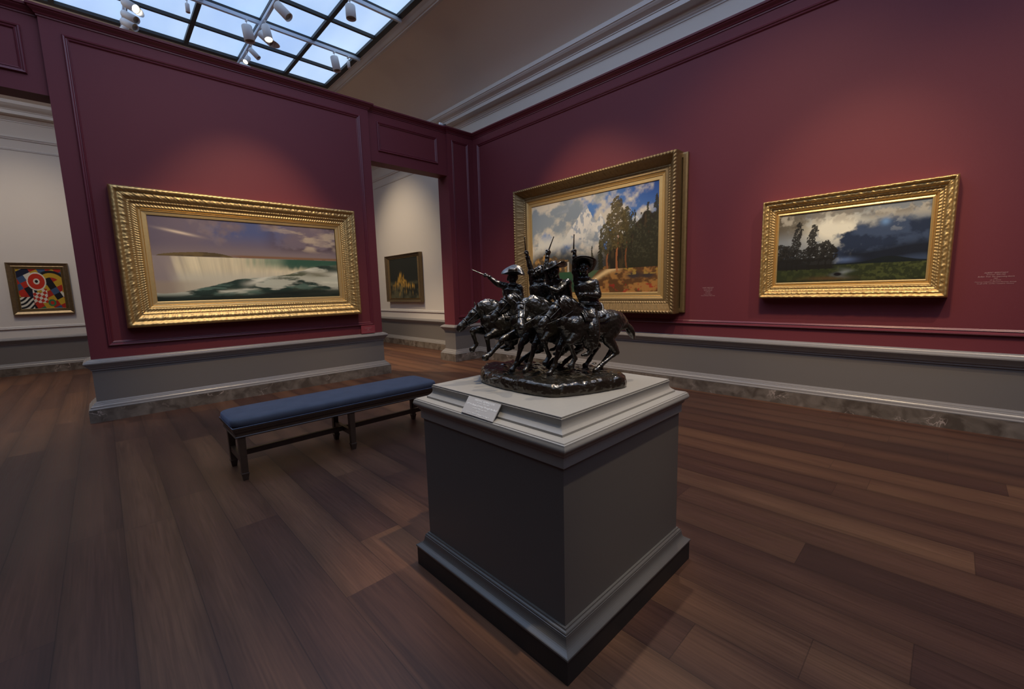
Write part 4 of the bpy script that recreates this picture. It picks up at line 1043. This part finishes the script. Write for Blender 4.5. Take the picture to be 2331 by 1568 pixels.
    for s in (-1, 1):
        a = po + dn * .06 * k_ + hs * (s * .104); b2 = po + dn * .50 * k_ + hs * (s * .074)
        tb(bm, [(*a, .008, .012), (*b2, .008, .012)], seg=6)
        c = po + dn * .70 * k_ + hs * (s * .055) - up * .03
        tb(bm, [(*c, .006, .006), (.60 + .1, s * .16, 1.12, .006, .006), (.22, s * .04, 1.30, .006, .006)], seg=6)
    from_bm('bridle', bm, M['bronze'], ho, smooth=True)
    # saddle: blanket, seat, horn, cantle, skirt
    bm = bmesh.new()
    pts2 = []
    def saddle_sheet(x0, x1, zlow, r, off):
        rows_ = []
        for i in range(9):
            x = x0 + (x1 - x0) * i / 8; row = []
            for k in range(21):
                a = -PI * .5 + PI * (k / 20); a = a * zlow
                yy = (r + off) * math.sin(a) * .98; zz = .885 + (.26 + off) * math.cos(a)
                row.append(T(x, yy, zz + .05 * (abs(i - 4) / 4) ** 2 + .004 * math.sin(k * 2 + i)))
            rows_.append(row)
        return rows_
    for (x0, x1, zl, r, off) in ((-.32, .30, .80, .245, .025), (-.22, .22, .62, .245, .05)):
        rw = saddle_sheet(x0, x1, zl, r, off); vv = [[bm.verts.new(c) for c in row] for row in rw]
        rw2 = saddle_sheet(x0, x1, zl, r, off - .03); v2 = [[bm.verts.new(c) for c in row] for row in rw2]
        for A_, fl in ((vv, 0), (v2, 1)):
            for i in range(8):
                for k in range(20): bm.faces.new((A_[i][k], A_[i + 1][k], A_[i + 1][k + 1], A_[i][k + 1]))
        for i in range(8):
            for k in (0, 20): bm.faces.new((vv[i][k], vv[i + 1][k], v2[i + 1][k], v2[i][k]))
        for i in (0, 8):
            for k in range(20): bm.faces.new((vv[i][k], vv[i][k + 1], v2[i][k + 1], v2[i][k]))
    tb(bm, [(.20, 0, 1.16, .05, .05), (.23, 0, 1.27, .026, .026), (.26, 0, 1.33, .035, .03)], seg=10)
    tb(bm, [(-.20, -.15, 1.17, .03, .03), (-.25, -.08, 1.27, .03, .03), (-.26, 0, 1.30, .03, .035), (-.25, .08, 1.27, .03, .03), (-.20, .15, 1.17, .03, .03)], seg=10)
    remesh('saddle', bm, .0026, M['bronze'], ho, 2, .0012, 70)
    return ho

def rider(j, face, hat, closed_other=True, crop=True):
    """j: joints in group coordinates (u, w, z absolute height)"""
    S = .25 * 1.13
    J = {k: W(v[0], v[1], v[2] - .977) for k, v in j.items()}
    bm = bmesh.new()
    pe, ch, ne, hd = J['pelvis'], J['chest'], J['neck'], J['head']
    sd = (J['sb'] - J['sa']).normalized()
    def tb(pts, **k): tube(bm, [(*p[0], p[1] * S, (p[2] if len(p) > 2 else p[1]) * S) for p in pts], **k)
    tb([(pe + Vector((0, 0, -.01)), .19, .15), (pe.lerp(ch, .35), .165, .125), (ch, .20, .14), (ch.lerp(ne, .6), .19, .12), (ne + Vector((0, 0, -.006)), .075, .075)], side=sd, seg=18)
    tb([(ne + Vector((0, 0, -.01)), .068), (ne.lerp(hd, .45), .062)], side=sd)
    # scarf
    for k in range(2):
        pl = [(ne + Vector((math.cos(a), math.sin(a), 0)) * (.080 * S) + Vector((0, 0, .004 - .006 * k)), .022) for a in [q * PI / 6 for q in range(13)]]
        tb(pl, seg=8, sub=2)
    # belt and cloth folds
    for f_, r1, r2 in ((.10, .190, .150), (.2, .178, .142)):
        c = pe.lerp(ch, f_); fw0 = sd.cross(Vector((0, 0, 1)))
        tb([(c + sd * (r1 * S * math.cos(a)) + fw0 * (r2 * S * math.sin(a)), .014, .010) for a in [q * PI / 10 for q in range(21)]], seg=6, sub=1)
    # head
    F = Vector(face).normalized()
    Fw = (RH * F.x - AH * F.y + Vector((0, 0, F.z))).normalized()
    Sx = Fw.cross(Vector((0, 0, 1))).normalized(); Ux = Sx.cross(Fw).normalized()
    Rm = Matrix((Fw, -Sx, Ux)).transposed()
    def hp(a, b_, c): return hd + (Fw * a + Sx * b_ + Ux * c) * S
    ell(bm, hp(-.005, 0, .02), (.098 * S, .078 * S, .110 * S), Rm)
    ell(bm, hp(.035, 0, -.055), (.062 * S, .056 * S, .062 * S), Rm)
    tb([(hp(.092, 0, .035), .012), (hp(.112, 0, .0), .018), (hp(.110, 0, -.016), .021)], seg=8)
    for s in (-1, 1):
        ell(bm, hp(.078, s * .034, .048), (.018 * S, .030 * S, .010 * S), Rm)     # brow
        ell(bm, hp(.080, s * .034, .022), (.012 * S, .016 * S, .010 * S), Rm)     # eye
        ell(bm, hp(.060, s * .050, -.012), (.026 * S, .024 * S, .020 * S), Rm)    # cheek
        ell(bm, hp(-.005, s * .082, .005), (.022 * S, .010 * S, .030 * S), Rm)    # ear
        tb([(hp(.098, s * .004, -.034), .011), (hp(.088, s * .032, -.042), .010), (hp(.070, s * .046, -.062), .005)], seg=6)   # moustache
    ell(bm, hp(.082, 0, -.060), (.016 * S, .026 * S, .008 * S), Rm)
    ell(bm, hp(.070, 0, -.092), (.028 * S, .028 * S, .020 * S), Rm)
    # arms
    for a in ('a', 'b'):
        sh, el, wr, ha = J['s' + a], J['e' + a], J['w' + a], J['h' + a]
        tb([(ch.lerp(sh, .55), .10), (sh, .078), (sh.lerp(el, .45), .066), (el, .052)], seg=12)
        ax = (el - sh).normalized()
        tb([(el, .052), (el.lerp(wr, .35), .050), (wr, .033)], seg=12)
        for q in (.25, .5, .75):
            c = sh.lerp(el, q); tb([(c - sd * .01 * S, .060 + .01 * math.sin(q * 9)), (c + ax * .02 * S, .066)], seg=8)
        # cuff
        tb([(el.lerp(wr, .80), .040), (el.lerp(wr, .92), .044)], seg=10)
        d_ = (ha - wr).normalized(); s2 = d_.cross(Vector((.2, .3, 1))); s2 = s2.normalized() if s2.length > .1 else d_.cross(Vector((1, 0, 0))).normalized(); s3 = d_.cross(s2).normalized()
        palm = wr.lerp(ha, .55)
        tb([(wr, .030, .022), (palm, .044, .024), (ha, .044, .022)], side=s2, seg=10)
        for fi in range(4):                                 # four curled fingers of unequal length
            o_ = s2 * ((fi - 1.5) * .023 * S); ln = (.042, .050, .047, .036)[fi]
            k0 = ha + o_; k1 = k0 + d_ * (ln * .5 * S) + s3 * (.020 * S); k2 = k1 + s3 * (.030 * S) - d_ * (.012 * S); k3 = k2 - d_ * (.030 * S)
            tb([(k0, .0115), (k1, .0110), (k2, .0105), (k3, .0095)], seg=8, sub=2)
        t0 = wr.lerp(ha, .25) + s2 * (-.034 * S); t1 = t0 + d_ * (.035 * S) + s3 * (.022 * S) - s2 * (.008 * S); t2 = t1 + d_ * (.02 * S) + s3 * (.026 * S) + s2 * (.014 * S)
        tb([(t0, .014), (t1, .013), (t2, .011)], seg=8, sub=2)
        if a == 'a': grip = (ha + s3 * (.026 * S), d_, s2, s3)
    # legs with wide chaps
    for kn, an, to in (('kn', 'an', 'to'), ('kf', 'af', None)):
        K_, A_ = J[kn], J[an]
        To = J[to] if to else A_ + (J['to'] - J['an'])
        hip = pe.lerp(K_, .16)
        tb([(pe.lerp(K_, .05), .12), (hip, .105), (pe.lerp(K_, .6), .088), (K_, .072), (K_.lerp(A_, .35), .070), (K_.lerp(A_, .8), .058), (A_, .044)], seg=14)
        # chap flare
        tb([(hip, .12, .10), (pe.lerp(K_, .7), .150, .085), (K_.lerp(A_, .3), .150, .070), (K_.lerp(A_, .72), .125, .050)], side=(A_ - K_).cross(sd.cross(Vector((0, 0, 1)))).normalized() if False else sd, seg=12)
        tb([(A_ + Vector((0, 0, .004)), .042), (A_.lerp(To, .35) + Vector((0, 0, -.006)), .040), (To + Vector((0, 0, -.002)), .026)], seg=10)
        ell(bm, A_ + (A_ - To).normalized() * .008 + Vector((0, 0, -.009)), (.022 * S * 1.4, .022 * S * 1.4, .026 * S))
    ro = remesh('rider', bm, .0021, M['bronze'], BG, 1, .0011, 95)
    # hat
    bm = bmesh.new()
    if hat is None:
        for q in range(9):
            a = -1.3 + 2.6 * q / 8
            tube(bm, [(*hp(.03, math.sin(a) * .05, .115), .020 * S, .014 * S), (*hp(-.05, math.sin(a) * .085, .10), .026 * S, .018 * S), (*hp(-.105, math.sin(a) * .08, .02), .024 * S, .018 * S), (*hp(-.11, math.sin(a) * .075, -.06), .014 * S, .012 * S)], seg=8)
        from_bm('hair', bm, M['bronze'], ro, smooth=True)
        bm = bmesh.new()
    tilt, roll, brim, curl = hat or (0, 0, .15, 0)
    Hr = Rm @ Matrix.Rotation(tilt, 3, 'Y') @ Matrix.Rotation(roll, 3, 'X')
    hc = hd + (Ux * .065 - Fw * .012) * S
    ng = 28
    prof = [(.0, .112), (.03, .108), (.058, .118), (.074, .104), (.082, .06), (.088, .012), (.100, .0), (brim * .75, -.004), (brim, .006), (brim, .012), (brim * .75, .004), (.10, .008)]
    rgs = []
    for r, z in prof:
        row = []
        for i in range(ng):
            a = 2 * PI * i / ng; c, s = math.cos(a), math.sin(a)
            e = max(0, (r - .1) / (brim - .1))
            zz = z + e * (curl * abs(s) ** 1.6 * .09 - .02 * abs(c) + .012 * math.sin(3 * a + brim * 40))
            if r < .08 and z > .09: zz -= .022 * math.exp(-(s * r / .02) ** 2) * (1 if c * r > -.03 else .4)
            row.append(bm.verts.new(hc + Hr @ Vector((max(r, .001) * c * S * 1.12, max(r, .001) * s * S, zz * S))))
        rgs.append(row)
    for k in range(len(rgs) - 1):
        for i in range(ng): bm.faces.new((rgs[k][i], rgs[k][(i + 1) % ng], rgs[k + 1][(i + 1) % ng], rgs[k + 1][i]))
    if hat is None: bm.free()
    else: from_bm('hat', bm, M['bronze'], ro, smooth=True)
    if crop:
        g0, d_, s2, s3 = grip; cd = (J['ct'] - g0).normalized() if 'ct' in J else d_
        bm = bmesh.new()
        L = .075
        tube(bm, [(*(g0 - cd * .022), .0036, .0036), (*(g0 - cd * .004), .0042, .0042), (*(g0 + cd * .018), .0034, .0034), (*(g0 + cd * L * .6), .0026, .0026), (*(g0 + cd * L), .0022, .0022)], seg=10)
        ell(bm, g0 - cd * .024, (.0046, .0046, .0046)); ell(bm, g0 + cd * L, (.003, .003, .003))
        from_bm('riding_crop', bm, M['bronze'], ro, smooth=True)
    return ro

F_FOLD = lambda y: ((.60, y, .64), (.47, y, .33), (.56, y, .20))
F_PLANT = lambda y: ((.62, y, .48), (.74, y, .16), (.84, y, .04))
F_REACH = lambda y: ((.92, y, .58), (1.18, y, .36), (1.30, y, .30))
H_SWING = lambda y: ((-.34, y, .66), (-.56, y, .34), (-.16, y, .13), (-.02, y, .04))
H_PUSH = lambda y: ((-.46, y, .68), (-.76, y, .42), (-.52, y, .14), (-.42, y, .04))
TAILS = [(-.84, 0, .98, .05), (-.98, .0, .92, .065), (-1.06, .02, .76, .075), (-1.10, .02, .60, .05), (-1.12, .02, .50, .02)]
horse((.21, .09), ((.74, .02, 1.30), (1.12, .03, .97)), [('f', 1, F_FOLD(.15)), ('f', -1, F_PLANT(-.14)), ('h', 1, H_SWING(.15)), ('h', -1, H_PUSH(-.15))], [(-.82, 0, .94, .05), (-.95, .0, .86, .06), (-1.05, .02, .74, .085), (-1.12, .02, .62, .06), (-1.16, .02, .55, .02)])
horse((.10, .0), ((.92, -.10, 1.32), (1.13, .22, .92)), [('f', 1, F_FOLD(.15)), ('f', -1, F_PLANT(-.14)), ('h', 1, H_PUSH(.15)), ('h', -1, H_SWING(-.15))], TAILS)
horse((.0, -.095), ((.86, .04, 1.40), (1.16, .0, 1.06)), [('f', 1, F_PLANT(.14)), ('f', -1, F_REACH(-.12)), ('h', 1, H_SWING(.15)), ('h', -1, H_PUSH(-.15))], TAILS)
horse((-.155, -.175), ((.80, -.06, 1.20), (1.20, -.10, .86)), [('f', 1, ((.70, .15, .66), (.66, .15, .36), (.74, .15, .24))), ('f', -1, ((.90, -.12, .78), (.82, -.12, .50), (.92, -.12, .40))), ('h', 1, H_SWING(.15)), ('h', -1, H_PUSH(-.15))], TAILS)

J4 = dict(pelvis=(0.217,0.075,1.355),chest=(0.2,0.075,1.432),neck=(0.191,0.08,1.482),head=(0.187,0.09,1.53),sa=(0.161,0.07,1.468),ea=(0.147,0.07,1.532),wa=(0.146,0.07,1.59),ha=(0.148,0.07,1.612),sb=(0.237,0.08,1.462),eb=(0.249,0.11,1.402),wb=(0.177,0.15,1.411),hb=(0.158,0.155,1.415),kn=(0.205,0.160,1.250),an=(0.202,0.155,1.147),to=(0.164,0.165,1.134),kf=(0.175,0.0,1.25),af=(0.185,-0.01,1.147),ct=(.145,.07,1.72))
J3 = dict(pelvis=(0.109,0.0,1.355),chest=(0.088,0.0,1.426),neck=(0.068,0.01,1.478),head=(0.053,0.03,1.52),sa=(0.036,-0.02,1.477),ea=(0.018,-0.03,1.541),wa=(0.027,-0.04,1.600),ha=(0.036,-0.04,1.622),sb=(0.118,0.02,1.466),eb=(0.062,0.06,1.427),wb=(0.008,0.05,1.454),hb=(-0.008,0.04,1.463),kn=(0.082,0.07,1.251),an=(0.082,0.065,1.144),to=(0.042,0.08,1.13),kf=(0.070,-0.09,1.25),af=(0.080,-0.10,1.14),ct=(.07,-.04,1.72))
J2 = dict(pelvis=(0.008,-0.105,1.358),chest=(-0.007,-0.1,1.428),neck=(-0.008,-0.1,1.48),head=(-0.013,-0.09,1.524),sa=(-0.042,-0.105,1.47),ea=(-0.054,-0.105,1.544),wa=(-0.069,-0.105,1.606),ha=(-0.070,-0.105,1.628),sb=(0.032,-0.095,1.463),eb=(0.05,-0.08,1.405),wb=(0.018,-0.06,1.375),hb=(-0.002,-0.055,1.371),kn=(-0.011,-0.03,1.244),an=(-0.013,-0.03,1.136),to=(-0.049,-0.02,1.125),kf=(-0.024,-0.18,1.245),af=(-0.012,-0.19,1.129),ct=(-.085,-.105,1.74))
J1 = dict(pelvis=(-0.149,-0.19,1.354),chest=(-0.15,-0.19,1.418),neck=(-0.146,-0.185,1.464),head=(-0.145,-0.18,1.506),sa=(-0.182,-0.19,1.458),ea=(-0.233,-0.19,1.476),wa=(-0.274,-0.19,1.512),ha=(-0.290,-0.19,1.526),sb=(-0.114,-0.18,1.45),eb=(-0.106,-0.16,1.394),wb=(-0.149,-0.14,1.368),hb=(-0.168,-0.135,1.364),kn=(-0.16,-0.12,1.239),an=(-0.162,-0.12,1.141),to=(-0.197,-0.11,1.13),kf=(-0.196,-0.25,1.241),af=(-0.187,-0.26,1.132),ct=(-.40,-.19,1.57))
rider(J4, (-.25, 1, .02), (-.60, .0, .205, .5))
rider(J3, (-.8, .55, -.15), (.02, .22, .215, .4))
rider(J2, (-.7, .5, .55), None)
rider(J1, (-1, -.1, -.25), (-.30, -.35, .20, 1.2))
